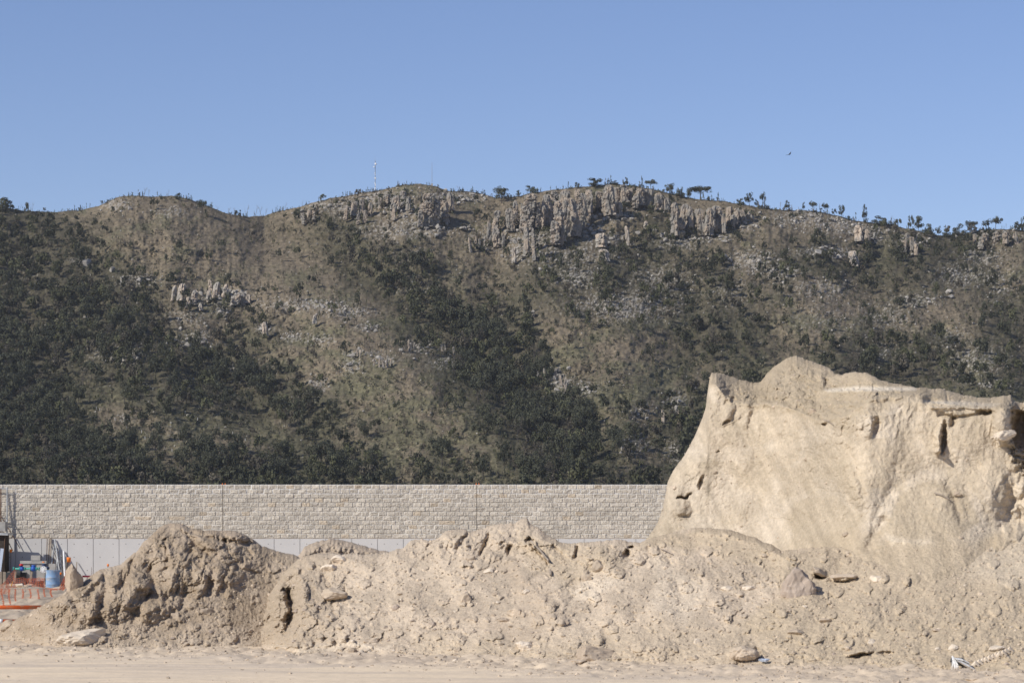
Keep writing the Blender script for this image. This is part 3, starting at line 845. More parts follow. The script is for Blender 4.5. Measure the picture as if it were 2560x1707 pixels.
BT = [(360, 494, 28), (372, 494, 20), (420, 492, 18), (475, 502, 14), (545, 530, 18), (570, 540, 24), (585, 542, 22), (618, 544, 30), (640, 542, 24), (652, 542, 30), (664, 540, 22), (700, 530, 14),
      (714, 526, 20), (755, 516, 16), (1148, 482, 18), (1950, 526, 24), (2048, 532, 22), (2459, 578, 28), (2225, 564, 24), (2240, 566, 22), (2515, 574, 18), (70, 530, 22), (82, 530, 24), (50, 528, 18)]
for i, (px, py, h_) in enumerate(BT):
    where = 'right of the small left summit' if 480 < px < 800 else ('on the small left summit' if 300 < px <= 480 else ('at the far left of the ridge' if px < 300 else 'on the right half of the ridge'))
    put_bare(px, py, h_, 'leafless tree with thin grey branches against the sky, ' + where, 'bare skyline trees ' + where, i)

# scattered trees and shrubs by density
cand = []
tries = 0
while len(cand) < 2950 and tries < 60000:
    tries += 1
    x, y = random.uniform(-120, 2680), random.uniform(480, 1290)
    if y < ridge_y(np.array([x]))[0] + 2: continue
    dn_ = float(dens(np.array([x]), np.array([y]))[0])
    if random.random() > (dn_ ** 2.5) * 1.05 + 0.04: continue
    f_ = (y - 480) / 730.0
    base = 19 + 25 * min(1, f_)
    s = base * random.uniform(0.5, 1.25) * (0.72 + 0.42 * dn_)
    cand.append((x, y, s * random.uniform(.85, 1.15), s * random.uniform(1.1, 1.6), dn_))
def visible(c):
    return 0 < c[0] < 2560 and c[1] < 1215 and not (c[0] > 1600 and c[1] > 890 + max(0, (1800 - c[0]) * 1.6))
cand.sort(key=lambda c: -(c[2] * c[3]) if visible(c) else 0)
NTREE = 262
for i, (x, y, w_, h_, dn_) in enumerate(cand[:NTREE]):
    dry = random.random() < 0.10
    z_ = zone(x, y)
    if dry: lb, gp, pr = 'sparse brownish tree on the %s part of the hillside' % z_, 'sparse brownish trees, %s part of the hill' % z_, random.choice(PDRY)
    else: lb, gp, pr = 'dark green leafy tree among others on the %s part of the hillside' % z_, 'dark green hillside trees, %s part' % z_, random.choice([p for p in PROTO if p[0] != 'tall'])
    put_tree(x, y, w_, h_, 'tree', lb, 'tree', gp, pr)

def mass(name, lst, nleaf, size, mat, colf, protos_n=10, trunk=True, seed=70):
    sh = []
    for k in range(protos_n):
        r = np.random.default_rng(seed + k)
        V_, Q_, cs = leaf_cloud(r, 11, nleaf, size, ('round', 'bush', 'round', 'flat')[k % 4] if trunk else 'bush')
        if trunk:
            mb = MB(); mb.tube([(0, 0, -.05), (0.01, 0, .65)], [.018, .01], 4, False)
            tv = np.concatenate(mb.v); tq = np.concatenate(mb.q)
            Q_ = np.concatenate([Q_, tq + len(V_)]); V_ = np.concatenate([V_, tv])
        sh.append((V_, Q_))
    a = np.array([c[:4] for c in lst])
    hp = hill_p(a[:, 0], a[:, 1]); kk = (hp[:, 1] / F)
    scl = np.stack([a[:, 2] * kk, a[:, 2] * kk, a[:, 3] * kk], -1)
    return scatter_mesh(name, sh, hp, scl, rng.uniform(0, 6.28, len(lst)), mat, cols=[colf(c) for c in lst])
def tree_col(c):
    t = random.random()
    if t < 0.12: b_ = np.array((0.10, 0.088, 0.065))
    elif t < 0.34: b_ = np.array((0.088, 0.090, 0.048))
    else: b_ = np.array((0.057, 0.059, 0.037))
    return b_ * random.uniform(0.75, 1.3)
wd_o = mass('woodland', cand[NTREE:], 300, 0.046, M['leafmass'], tree_col)
tag(wd_o, 'dense dark scrubby woodland covering the hillside', 'woodland', kind='stuff')

shr = []
while len(shr) < 15000:
    n = 4000
    x = rng.uniform(-120, 2680, n); y = rng.uniform(465, 1290, n)
    ok = y > ridge_y(x) - 0.5
    dn_ = dens(x, y)
    ok &= rng.uniform(0, 1, n) < (0.45 + 0.6 * dn_)
    s = rng.uniform(4, 11, n) * (0.75 + 0.5 * (y - 470) / 740)
    for i in np.where(ok)[0]: shr.append((x[i], y[i], s[i] * random.uniform(.8, 1.3), s[i] * random.uniform(.7, 1.6), dn_[i]))
# thin saplings standing in the dry grass
for k in range(5200):
    x = random.uniform(-120, 2680); y = random.uniform(480, 1250)
    if y < ridge_y(np.array([x]))[0] + 1: continue
    sc_ = .8 + .6 * (y - 470) / 740
    shr.append((x, y, random.uniform(2.5, 5.5) * sc_, random.uniform(7, 17) * sc_, .5))
# a fringe of little shrubs along the skyline
for k in range(900):
    x = random.uniform(-60, 2620); s = random.uniform(4, 8 if x < 1200 else 13) * (1.25 if float(n2(np.array(x / 45.0), np.array(0.0), 6)) > 0 else .6)
    thin = random.random() < (.7 if x < 1250 else .4)
    shr.append((x, ridge_y(np.array([x]))[0] + 3, s * (.35 if thin else .9), s * random.uniform(1.2, 2.2) if thin else s * random.uniform(.6, 1.1), .5))
# shrubs rooted in the clefts of the cliffs
for lb, colsn in OUT[:19]:
    for (cx, yt, yb, w_) in colsn:
        for k in range(9):
            x = cx + random.choice((-1, 1)) * w_ * random.uniform(.3, .8); y = random.uniform(yt + (yb - yt) * .3, yb + 8); s = random.uniform(6, 19)
            shr.append((x, y, s, s * random.uniform(.8, 1.4), .9))
def shr_col(c):
    t = random.random()
    if t < 0.30: b_ = np.array((0.130, 0.110, 0.082))
    elif t < 0.50: b_ = np.array((0.105, 0.108, 0.055))
    else: b_ = np.array((0.058, 0.062, 0.040))
    return b_ * random.uniform(0.7, 1.3)
sh_o = mass('undergrowth', shr, 34, 0.10, M['leafmass'], shr_col, 8, False, 170)
tag(sh_o, 'low shrubs and dry grass tufts on the hillside', 'undergrowth', kind='stuff')

# white marker stakes planted on the lower left slope
for i, (zx, zy) in enumerate([(1235, 540), (1260, 560), (1285, 575), (1175, 490), (670, 645), (810, 735), (838, 745), (965, 825), (1065, 890), (1155, 935), (1190, 930), (1218, 985), (1255, 990), (1290, 1015),
                              (1325, 1050), (1385, 1070), (1445, 1090), (1725, 850), (1955, 945), (2020, 975), (2060, 1000), (2178, 1115), (2205, 1150), (2235, 1190), (2262, 1225), (1555, 765), (1660, 825)]):
    px, py = zx / 3.36, 800 + zy / 3.36
    d = float(hill_d(np.array([px]), np.array([py + 3]))[0]) - 1.5
    mb = MB(); mb.tube([(0, 0, -.3), (0, 0, 0.75)], .07, 6)
    p = P(px, py + 3, d)
    if i == 0:
        st0 = mb.build('marker_stake', M['white']); st0.location = p; o = st0
    else:
        o = st0.copy(); COL.objects.link(o); o.location = p
    tag(o, 'short white stake planted in the grass of the lower left slope', 'stake', 'white stakes on the lower left slope')

# ------------------------------------------------------------------ masts and bird
d = float(hill_d(np.array([938.]), np.array([480.]))[0]); k = d / F
e = empty('radio_mast', P(938, 480, d), 'slim lattice radio mast hung with white dish antennas on the ridge', 'radio mast')
mb = MB(); H = 78 * k; r_ = 0.17
legs = [(r_ * math.cos(a), r_ * math.sin(a)) for a in (0.4, 2.5, 4.6)]
for lx, ly in legs: mb.tube([(lx, ly, -2), (lx * .6, ly * .6, H)], .045, 5)
for j in range(26):
    z0, z1 = H * j / 26, H * (j + 1) / 26
    for a in range(3):
        (ax, ay), (bx, by) = legs[a], legs[(a + 1) % 3]
        mb.tube([(ax, ay, z0), (bx, by, z1)], .03, 4, False)
mb.tube([(0, 0, H), (0, 0, H + 10 * k)], .035, 5)
mb.build('lattice_mast', M['mast'], e)
for j, (dx, py, rr) in enumerate([(1.2, 410.5, 2.6), (-2.6, 417.8, 1.6), (-.6, 433.5, 1.2), (0.4, 437.5, 1.1), (0.8, 446.5, 1.9), (-1.6, 444.5, 0.9), (-.6, 457.5, 1.2), (0, 460.5, 1.4), (.8, 463, 1.2), (.6, 466, 1.1), (0.2, 471, 1.6), (-.5, 474, 1.1)]):
    mb = MB(); c = Vector((dx * k, -.3, (480 - py) * k))
    mb.tube([c + Vector((0, -.25, 0)), c + Vector((0, -.12, 0)), c + Vector((0, .1, 0))], [rr * k * .98, rr * k, rr * k * .3], 16)
    mb.build('dish_antenna', M['white'], e, True)
d = float(hill_d(np.array([1080.]), np.array([464.]))[0]); k = d / F
e = empty('antenna_pole', P(1080, 464, d), 'thin dark antenna pole on the rounded summit, right of the dish mast', 'antenna pole')
mb = MB(); mb.tube([(0, 0, -2), (0, 0, 30 * k), (0, 0, 58 * k)], [.12, .10, .06], 6); mb.build('pole', M['mast'], e)
mb = MB(); mb.box((0, 0, 2 * k), (.9, .6, 1.1)); mb.build('base_box', M['concrete_block'], e)

d = 800.0; k = d / F
e = empty('bird', P(1974, 386, d), 'black bird gliding with tilted wings in the open sky', 'bird')
mb = MB()
mb.tube([(-.42, 0, -.16), (-.25, 0, -.12), (0, 0, -.02), (.2, -.0, .10), (.36, 0, .2)], [.02, .10, .15, .11, .02], 8)
mb.build('body', M['bird'], e, True)
for sgn, pts in ((1, [(-.1, 0, 0), (.18, -.25, .32), (.30, -.5, .55), (.36, -.6, .60)]), (-1, [(-.1, 0, -.1), (-.5, .2, -.16), (-.95, .35, -.17), (-1.0, .4, -.16)])):
    mb = MB(); V_ = []
    for j, p in enumerate(pts):
        w_ = (.26, .24, .14, .03)[j]
        V_ += [(p[0] - w_ * .6, p[1] + w_, p[2]), (p[0] + w_ * .6, p[1] - w_, p[2] + .03), (p[0] - w_ * .6, p[1] + w_, p[2] - .04), (p[0] + w_ * .6, p[1] - w_, p[2] - .01)]
    Q = []
    for j in range(3):
        a, b = j * 4, j * 4 + 4
        Q += [(a, a + 1, b + 1, b), (a + 2, b + 2, b + 3, a + 3), (a, b, b + 2, a + 2), (a + 1, a + 3, b + 3, b + 1)]
    mb.add(V_, Q); mb.build('wing', M['bird'], e)

# ------------------------------------------------------------------ wall
WD = 127.0; WK = WD / F
wall = empty('retaining_wall', (0, WD, 0), 'long pale wall of split faced blocks standing on smooth concrete panels', 'wall')
x0, x1 = (-700 - 1280) * WK, (2900 - 1280) * WK
zt = CAMZ + (HY - 1211) * WK; zb = CAMZ + (HY - 1345) * WK
NC = 12; ch = (zt - zb) / NC; bw = 21.4 * WK
xs = np.arange(x0, x1, 0.021); zs = np.arange(zb, zt + 1e-6, (zt - zb) / 120)
WX, WZ = np.meshgrid(xs, zs)
row = np.clip(np.floor((WZ - zb) / ch - 1e-6), 0, NC - 1)
xo = WX + (row % 2) * bw * .5 + 0.11 * bw * np.sin(row * 12.9)
colm = np.floor(xo / bw)
# a few blocks are double length
dbl = (_h(colm // 2, row, row * 0, 3) / 65535.0) < 0.10
colm = np.where(dbl, (colm // 2) * 2 + 1000, colm)
u = xo / bw - np.floor(xo / bw); u = np.where(dbl, (xo / bw / 2 - np.floor(xo / bw / 2)), u)
v = (WZ - zb) / ch - row
bwid = np.where(dbl, 2 * bw, bw)
ex = np.minimum(u, 1 - u) * bwid; ez = np.minimum(v, 1 - v) * ch
edge_ = np.minimum(ex, ez)
h1 = _h(colm, row, row * 0 + 1, 7) / 65535.0; h2 = _h(colm, row, row * 0 + 2, 7) / 65535.0; h3 = _h(colm, row, row * 0 + 3, 7) / 65535.0
rel = 0.010 * smooth(0.0, 0.020, edge_) + 0.008 * (h3 - .3)
rel = rel + smooth(0, .03, edge_) * (0.035 * (u - .5) * (h1 - .5) * 1.6 + 0.03 * (v - .5) * (h2 - .5) * 1.6 + 0.016 * ridged(WX * 4.2 + h1 * 50, WZ * 6 + WX * 2.5, 4, 5, .6))
for jx in (558, 1193):
    rel = np.where(np.abs(WX - (jx - 1280) * WK) < 0.02, -0.02, rel)
mort = smooth(0.015, 0.006, edge_)
ctone = np.array((0.505, 0.46, 0.39)) * (0.90 + 0.2 * h1)[..., None]
tan_ = (h2 > 0.94)[..., None]
ctone = np.where(tan_, ctone * np.array((1.02, .96, .88)), ctone)
mcol = np.array((0.53, 0.51, 0.475)) * (0.75 + 0.5 * smooth(-.2, .4, n2(WX * .35, WZ * 1.2, 9)))[..., None]
mcol = np.where((WZ > zt - 2.1 * ch)[..., None], np.array((0.66, 0.66, 0.66)), mcol)
cc = ctone + (mcol - ctone) * mort[..., None]
cc = cc * (1 + 0.05 * fbm(WX * .4, WZ * 1.0, 3, 19))[..., None]
V = np.stack([WX, -rel, WZ], -1)
topb = V[-1:].copy(); topb[..., 1] = 0.30; topb[..., 2] = zt
botb = V[:1].copy(); botb[..., 1] = 0.30
V = np.concatenate([botb, V, topb], 0); cc = np.concatenate([cc[:1], cc, cc[-1:]], 0)
o = mesh_obj('block_courses', V.reshape(-1, 3), grid_quads(V.shape[0], V.shape[1]), M['block'], wall, col=cc.reshape(-1, 3).clip(0, 1), smooth_=False)
# concrete base
mb = MB(); hl = MB()
pwid = 64.6 * WK
pj0 = (168.5 - 1280) * WK
j = math.floor((x0 - pj0) / pwid)
while pj0 + j * pwid < x1:
    a = pj0 + j * pwid
    off = 0.004 * math.sin(j * 7.7)
    mb.box((a + pwid / 2, 0.15 + off, (zb - .02 - 0.5) / 2), (pwid - 0.022, 0.30, zb - .02 + 0.5))
    if -100 < 1280 + a / WK < 2300:
        for hx in (0.26, 0.77):
            for pz in (1359, 1392, 1425):
                c = (a + pwid * hx, -0.002 + off, CAMZ + (HY - pz) * WK)
                hl.tube([(c[0], c[1] + .01, c[2]), (c[0], c[1] - .002, c[2])], .020, 8)
    j += 1
mb.box(((x0 + x1) / 2, 0.17, (zb - 0.5) / 2), (x1 - x0, 0.22, zb + 0.44))
o = mb.build('concrete_panels', M['concrete'], wall)
hl.build('tie_holes', M['hole'], wall)
for jx in (555, 562, 1190, 1197):
    mb = MB(); X = (jx - 1280) * WK
    mb.tube([(X, .1, zt - .05), (X + .01, .1, zt + .05), (X + random.uniform(-.03, .03), .1, zt + .07)], [.02, .018, .01], 6)
    o = mb.build('orange_tie', M['orange_cap'], wall)

# ------------------------------------------------------------------ spoil heaps
class Heap: pass
def make_heap(name, x0, x1, top, bot, depth, relief, colour, label, back_len=5.0, step=1.6, rows=None, edgeR=0.5, edgeE=26):
    pxs = np.arange(x0, x1 + .1, step)
    tp = interp(top, pxs); 
    # crumbly skyline
    tp = tp + 2.2 * fbm(pxs / 20.0, 0 * pxs + x0, 3, 5, 0.6) + 1.5 * np.maximum(0, fbm(pxs / 4.5, 0 * pxs + x0, 3, 15, 0.7))
    bt = interp(bot, pxs)
    tp = np.minimum(tp, bt - 2)
    n = rows or int((bt - tp).max() / step)
    t = np.linspace(0, 1, n)
    PX = np.broadcast_to(pxs, (n, len(pxs))).copy(); PY = bt + (tp - bt) * t[:, None]
    D = depth(PX, PY)
    # distance to the skyline, measured across its slope, rounds the brow over
    sl = np.gradient(interp(top, pxs), pxs); sl = np.convolve(np.pad(sl, 24, 'edge'), np.hanning(49) / np.hanning(49).sum(), 'valid')
    e = (PY - tp) / np.sqrt(1 + sl ** 2)
    e = np.clip(e / edgeE, 0, 1)
    D = D + (edgeR if not callable(edgeR) else edgeR(PX)) * (1 - np.sqrt(np.clip(1 - (1 - e) ** 2, 0, 1)))
    QX = PX + 3.5 * fbm(PX / 15, PY / 15, 2, 211); QY = PY + 3.0 * fbm(PX / 15, PY / 15, 2, 212)
    R = relief(QX, QY)
    R = R * (0.25 + 0.75 * np.clip(e * 1.5, 0, 1))
    D = D - R
    Vf = np.stack([(PX - 1280) / F * D, D, CAMZ + (HY - PY) / F * D], -1)
    nb = 16; rowsb = []
    crest = Vf[-1]
    for k in range(1, nb + 1):
        f_ = k / nb
        b_ = crest.copy()
        zz = crest[:, 2] * (1 - f_ ** 1.15) + (-0.3) * f_
        zz = zz + 0.10 * np.sin(f_ * 3.1) * fbm(crest[:, 0] * 1.2, f_ * 4 + 0 * crest[:, 0], 3, 7)
        b_[:, 1] = crest[:, 1] + f_ * back_len * (0.35 + 0.65 * np.clip(crest[:, 2] / 3, 0, 1.6)); b_[:, 2] = np.minimum(zz, crest[:, 2])
        rowsb.append(b_)
    V = np.concatenate([Vf, np.stack(rowsb)], 0)
    C = colour(PX, PY, R)
    Call = np.concatenate([C, np.repeat(C[-1:], nb, 0)], 0)
    o = mesh_obj(name, V.reshape(-1, 3), grid_quads(V.shape[0], V.shape[1]), M['sand'], col=Call.reshape(-1, 3).clip(0.02, 1))
    tag(o, label, 'spoil heap', 'heaps of excavated sand')
    h = Heap(); h.o = o; h.x0, h.step, h.n, h.V, h.bt, h.tp = x0, step, n, Vf, bt, tp
    return h
def at(h, px, py):
    i = int(np.clip((px - h.x0) / h.step, 0, len(h.bt) - 1)); t = (py - h.bt[i]) / (h.tp[i] - h.bt[i])
    return Vector(h.V[int(np.clip(t * (h.n - 1), 0, h.n - 1)), i])

def L(px, py, x, y, rx, ry, h, ang=0, p=1.0):
    c, s = math.cos(math.radians(ang)), math.sin(math.radians(ang))
    u = ((px - x) * c + (py - y) * s) / rx; v = (-(px - x) * s + (py - y) * c) / ry
    return h * np.clip(1 - (u * u + v * v), 0, 1) ** p
def G(px, py, pts, w_, h):
    return h * np.exp(-(line_dist(px, py, pts) / w_) ** 2)
def pebbles(px, py, sc, thr, amp, seed):
    d_, v_ = cells(px / sc, py / (sc * .8), seed)
    return amp * (v_ > thr) * np.sqrt(np.clip(0.16 + .1 * v_ - d_ * d_, 0, 1)) * 2

wx = lambda px, py, s, a, sd: px + a * n2(px / s, py / s, sd)

# ---- left dark heap
TOP1 = [(-40, 1590), (0, 1572), (44, 1545), (90, 1522), (128, 1499), (160, 1482), (190, 1466), (215, 1447), (248, 1424), (272, 1417), (300, 1412), (322, 1392), (345, 1374), (356, 1356), (376, 1340), (396, 1320), (412, 1310),
        (437, 1306), (458, 1308), (472, 1319), (520, 1325), (575, 1325), (598, 1329), (632, 1346), (655, 1364), (702, 1379), (743, 1388), (800, 1440), (860, 1520), (900, 1600)]
BOT1 = [(-40, 1600), (0, 1604), (150, 1618), (400, 1626), (900, 1632)]
def dep1(px, py):
    z = (1620 - py) / 300.0
    steep = poly_mask(px, py, [(300, 1430), (360, 1330), (620, 1320), (640, 1400), (560, 1480), (470, 1515), (340, 1550), (180, 1560), (150, 1480)], 40)
    return 65.2 + 3.8 * smooth(170, -40, px) + 4.6 * z - 0.35 * steep + 0.5 * smooth(540, 700, px)
def rel1(px, py):
    rough = poly_mask(px, py, [(90, 1530), (230, 1430), (340, 1370), (400, 1300), (480, 1305), (620, 1330), (640, 1400), (560, 1490), (470, 1515), (400, 1542), (330, 1556), (240, 1566), (150, 1566)], 14)
    X, Y = wx(px, py, 60, 14, 1), wx(py, px, 50, 10, 2)
    fl = ridged(X / 46 + Y / 190, Y / 85, 3, 11, 0.5)
    R = rough * (0.10 * (fl - .6) + 0.22 * fbm(X / 60, Y / 50, 4, 12, 0.5) + 0.085 * crumb(X, Y, 30, 13))
    R = R + rough * 0.06 * crumb(X, Y * .6, 62, 14)
    R = R + (1 - rough) * (0.05 * fbm(X / 40, Y / 30, 4, 15, 0.55) + pebbles(px, py, 13, .72, .05, 16)) + 0.022 * fbm(px / 5, py / 4, 3, 17, .65)
    R = R + pebbles(px, py, 30, .80, .09, 18) * (1 - rough * .5)
    R += L(px, py, 290, 1500, 60, 60, .35) + L(px, py, 350, 1460, 38, 40, .38) + L(px, py, 430, 1420, 60, 80, .28) + L(px, py, 385, 1530, 60, 26, .22, -20)
    R += L(px, py, 520, 1440, 42, 60, .22) + L(px, py, 220, 1515, 30, 46, .22)
    R += G(px, py, [(376, 1420), (380, 1460), (370, 1490)], 9, -.26) + G(px, py, [(262, 1440), (262, 1480), (250, 1515)], 9, -.26) + G(px, py, [(470, 1478), (455, 1512)], 14, -.28)
    R += G(px, py, [(528, 1432), (520, 1480)], 11, -.24) + G(px, py, [(480, 1330), (560, 1352), (640, 1358)], 6, -.28) + G(px, py, [(560, 1365), (600, 1420), (660, 1440)], 6, -.12)
    R += G(px, py, [(590, 1330), (640, 1352), (700, 1382)], 5, .12) + G(px, py, [(468, 1335), (520, 1385)], 7, -.25)
    R += G(px, py, [(170, 1480), (200, 1530), (180, 1560)], 8, -.2) + G(px, py, [(330, 1400), (320, 1440), (300, 1470)], 7, -.25) + G(px, py, [(410, 1350), (420, 1400)], 5, -.2)
    return R
def col1(px, py, R):
    damp = np.array((0.335, 0.262, 0.185)); mid = np.array((0.40, 0.32, 0.235)); lite = np.array((0.52, 0.43, 0.325))
    w_ = smooth(-.4, .5, fbm(px / 70, py / 50, 4, 31) + .2 * fbm(px / 12, py / 8, 2, 32))
    C = damp + (mid - damp) * w_[..., None]
    l_ = smooth(1560, 1625, py + 22 * fbm(px / 60, py / 30, 3, 33)) * .6 + .45 * poly_mask(px, py, [(260, 1420), (300, 1390), (350, 1375), (300, 1420), (270, 1440)], 10)
    l_ = l_ + .35 * smooth(620, 760, px)
    return C + (lite - C) * np.clip(l_, 0, 1)[..., None]
h1_ = make_heap('spoil_heap', -40, 900, TOP1, BOT1, dep1, rel1, col1, 'dark crumbling heap of brown earth at the left with a fluted clumpy face', 5, 1.5, edgeR=.5)

# ---- small heap behind the dip
TOP0 = [(700, 1420), (743, 1392), (762, 1366), (790, 1353), (830, 1346), (868, 1351), (900, 1361), (950, 1374), (1010, 1382), (1080, 1400)]
def rel0(px, py): return 0.10 * fbm(px / 22, py / 16, 5, 41, .65) + pebbles(px, py, 9, .6, .06, 42)
def col0(px, py, R): return np.broadcast_to(np.array((0.43, 0.35, 0.265)), px.shape + (3,)) * (1 + .12 * fbm(px / 20, py / 14, 3, 43))[..., None]
h0_ = make_heap('spoil_heap', 700, 1080, TOP0, [(700, 1590), (1080, 1590)], lambda px, py: 73 + (1590 - py) / 240 * 3.0, rel0, col0, 'small rounded rubble heap peeping over the dip between the larger heaps', 4, 2.0)

# ---- long pale heap across the middle and right foreground
TOP2 = [(540, 1612), (600, 1560), (650, 1510), (690, 1462), (716, 1425), (745, 1396), (770, 1388), (800, 1382), (860, 1384), (930, 1384), (975, 1378), (1010, 1368), (1024, 1352), (1055, 1345), (1070, 1352), (1100, 1341), (1115, 1326), (1145, 1322),
        (1165, 1322), (1176, 1330), (1210, 1319), (1240, 1310), (1290, 1305), (1308, 1293), (1318, 1293), (1325, 1308), (1345, 1318), (1362, 1332), (1385, 1347), (1405, 1356), (1430, 1357), (1470, 1354), (1500, 1352), (1522, 1348), (1550, 1348),
        (1580, 1354), (1600, 1356), (1633, 1343), (1682, 1329), (1735, 1318), (1780, 1320), (1829, 1324), (1853, 1333), (1886, 1343), (1927, 1360), (1955, 1376), (1992, 1372), (2033, 1368), (2069, 1366), (2100, 1366),
        (2150, 1384), (2200, 1402), (2260, 1400), (2330, 1372), (2400, 1348), (2480, 1310), (2640, 1262)]
BOT2 = [(540, 1625), (900, 1635), (1300, 1655), (1700, 1668), (2200, 1676), (2640, 1690)]
def dep2(px, py):
    b = interp([(540, 63.5), (1000, 61.5), (1500, 58.8), (2000, 57.0), (2640, 55.0)], px)
    bt = interp(BOT2, px)
    z = (bt - py) / 330.0
    return b + 3.4 * smooth(770, 600, px) + 5.6 * z + 0.6 * z * z
def rel2(px, py):
    X, Y = wx(px, py, 80, 18, 3), wx(py, px, 70, 14, 4)
    R = 0.20 * fbm(X / 120, Y / 100, 3, 51, 0.45) + 0.022 * fbm(X / 26, Y / 20, 4, 52, .55) + 0.008 * fbm(px / 5, py / 4, 3, 53, .65)
    # streaks of sliding sand running down to the lower left
    a = math.radians(58); s_ = px * math.cos(a) + py * math.sin(a); t_ = -px * math.sin(a) + py * math.cos(a)
    st = poly_mask(px, py, [(860, 1420), (1120, 1350), (1400, 1370), (1750, 1400), (1800, 1520), (1300, 1560), (900, 1560)], 60)
    R = R + st * 0.05 * ridged(s_ / 30, t_ / 190, 3, 54)
    fine = poly_mask(px, py, [(1150, 1400), (1300, 1400), (1350, 1500), (1370, 1600), (1250, 1600), (1160, 1500)], 40)
    soft = poly_mask(px, py, [(880, 1440), (1130, 1420), (1150, 1480), (1000, 1540), (900, 1520)], 30) + poly_mask(px, py, [(1560, 1420), (1700, 1440), (1800, 1560), (1640, 1590), (1540, 1520)], 30) + poly_mask(px, py, [(2100, 1460), (2300, 1380), (2560, 1340), (2560, 1500), (2250, 1560), (2120, 1560)], 40)
    R = R * (1 - .45 * fine) * (1 - .3 * soft) + .011 * crumb(X, Y, 26, 151) * (1 - fine)
    R = R + (1 - .8 * np.clip(soft, 0, 1)) * pebbles(px, py, 16, .90, .08, 55) + pebbles(px, py, 9, .93, .05, 56) + pebbles(px, py, 34, .90, .12, 57)
    # crumbly fluted bank on the left flank
    bank = poly_mask(px, py, [(660, 1480), (720, 1440), (850, 1430), (900, 1480), (830, 1560), (740, 1600), (660, 1590), (620, 1560)], 18)
    R = R + bank * (0.07 * (ridged(X / 36 - Y / 200, Y / 80, 3, 58) - .5) + .08 * crumb(X, Y * .7, 34, 158))
    R += G(px, py, [(722, 1480), (730, 1520), (712, 1582)], 9, -.42) + G(px, py, [(700, 1470), (690, 1540)], 10, .25) + L(px, py, 735, 1578, 30, 20, .15) + G(px, py, [(812, 1440), (830, 1500)], 9, -.15)
    R += L(px, py, 694, 1515, 34, 70, .42) - L(px, py, 722, 1500, 12, 34, .40, -14) - L(px, py, 730, 1550, 15, 30, .36, 10) + L(px, py, 758, 1490, 18, 40, .22) - L(px, py, 665, 1500, 8, 26, .2) - L(px, py, 675, 1560, 14, 22, .2)
    for (a_, b_, c_) in ((720, 1440, 11), (742, 1426, 12), (700, 1470, 8), (662, 1468, 9), (776, 1412, 13), (690, 1432, 7), (648, 1432, 9), (640, 1545, 12), (664, 1540, 11), (690, 1560, 12), (860, 1596, 11), (828, 1604, 12), (800, 1592, 13), (775, 1606, 11), (742, 1612, 12), (850, 1566, 9), (842, 1478, 20)):
        R += L(px, py, a_, b_, c_, c_ * .8, .16, 20, .6) - L(px, py, a_ + c_ * .9, b_ + c_ * .3, c_ * .6, c_ * .5, .14)
    lf = smooth(800, 700, px)
    R += lf * (.05 * crumb(X, Y, 24, 251) + .03 * fbm(X / 14, Y / 11, 3, 252, .6) + pebbles(px, py, 14, .7, .07, 253))
    dg = smooth(1980, 2140, px); a = math.radians(125); s_ = px * math.cos(a) + py * math.sin(a); t_ = -px * math.sin(a) + py * math.cos(a)
    R += dg * .022 * fbm(t_ / 16, s_ / 200, 3, 254, .6)
    # upper broken crest with gullies
    crest = poly_mask(px, py, [(1010, 1360), (1100, 1335), (1300, 1300), (1400, 1355), (1560, 1350), (1600, 1400), (1400, 1420), (1150, 1400), (1040, 1400)], 14)
    R = R + crest * (0.06 * ridged(X / 44 + Y / 80, Y / 60, 3, 59) - .04 + .07 * crumb(X, Y, 36, 159))
    R += G(px, py, [(1168, 1334), (1150, 1360), (1140, 1372)], 5, -.3) + G(px, py, [(1222, 1338), (1212, 1365), (1200, 1385)], 5, -.32) + G(px, py, [(1276, 1365), (1272, 1385)], 5, -.3)
    R += G(px, py, [(1320, 1352), (1345, 1375), (1372, 1402)], 2.2, .16) + G(px, py, [(1324, 1360), (1350, 1384), (1370, 1408)], 3, -.16) + L(px, py, 1325, 1350, 14, 7, -.4)
    R += G(px, py, [(1444, 1366), (1438, 1390)], 5, -.4) + L(px, py, 1567, 1385, 12, 13, -.45, 30) + L(px, py, 1578, 1368, 9, 5, -.4)
    R += L(px, py, 1350, 1350, 60, 30, .2) + L(px, py, 1250, 1350, 36, 24, .2)
    # big cone fan faces, with their crisp meeting line
    R += G(px, py, [(1275, 1395), (1330, 1470), (1385, 1550)], 16, .10) + G(px, py, [(1620, 1440), (1560, 1520)], 24, .10) + G(px, py, [(1455, 1505), (1440, 1495)], 30, -.12)
    R += L(px, py, 1490, 1425, 30, 30, -.22) + L(px, py, 1640, 1500, 60, 80, .18)
    # brow of the right hand terrace, rubble band under it
    R += G(px, py, [(1600, 1362), (1735, 1326), (1830, 1332), (1890, 1352), (1950, 1384)], 12, .12)
    rub = poly_mask(px, py, [(1650, 1370), (1720, 1385), (1800, 1400), (1900, 1430), (1900, 1490), (1820, 1470), (1700, 1430), (1640, 1400)], 12)
    R += rub * (.05 * crumb(px, py, 20, 60))
    R += L(px, py, 2052, 1440, 17, 10, -.6, 10) + L(px, py, 2045, 1428, 20, 9, .22, -15) + L(px, py, 2105, 1443, 28, 8, .22) + L(px, py, 2105, 1453, 22, 4, -.18) + L(px, py, 2122, 1388, 9, 6, -.35) + L(px, py, 2115, 1403, 12, 11, .12)
    R += G(px, py, [(1960, 1530), (1915, 1480), (1960, 1440)], 14, .10) + G(px, py, [(2060, 1380), (2070, 1366)], 8, .12)
    # long smooth scree sweep at the right
    R += G(px, py, [(2330, 1370), (2230, 1440), (2180, 1520)], 40, .16) + G(px, py, [(2210, 1560), (2200, 1500)], 5, -.06)
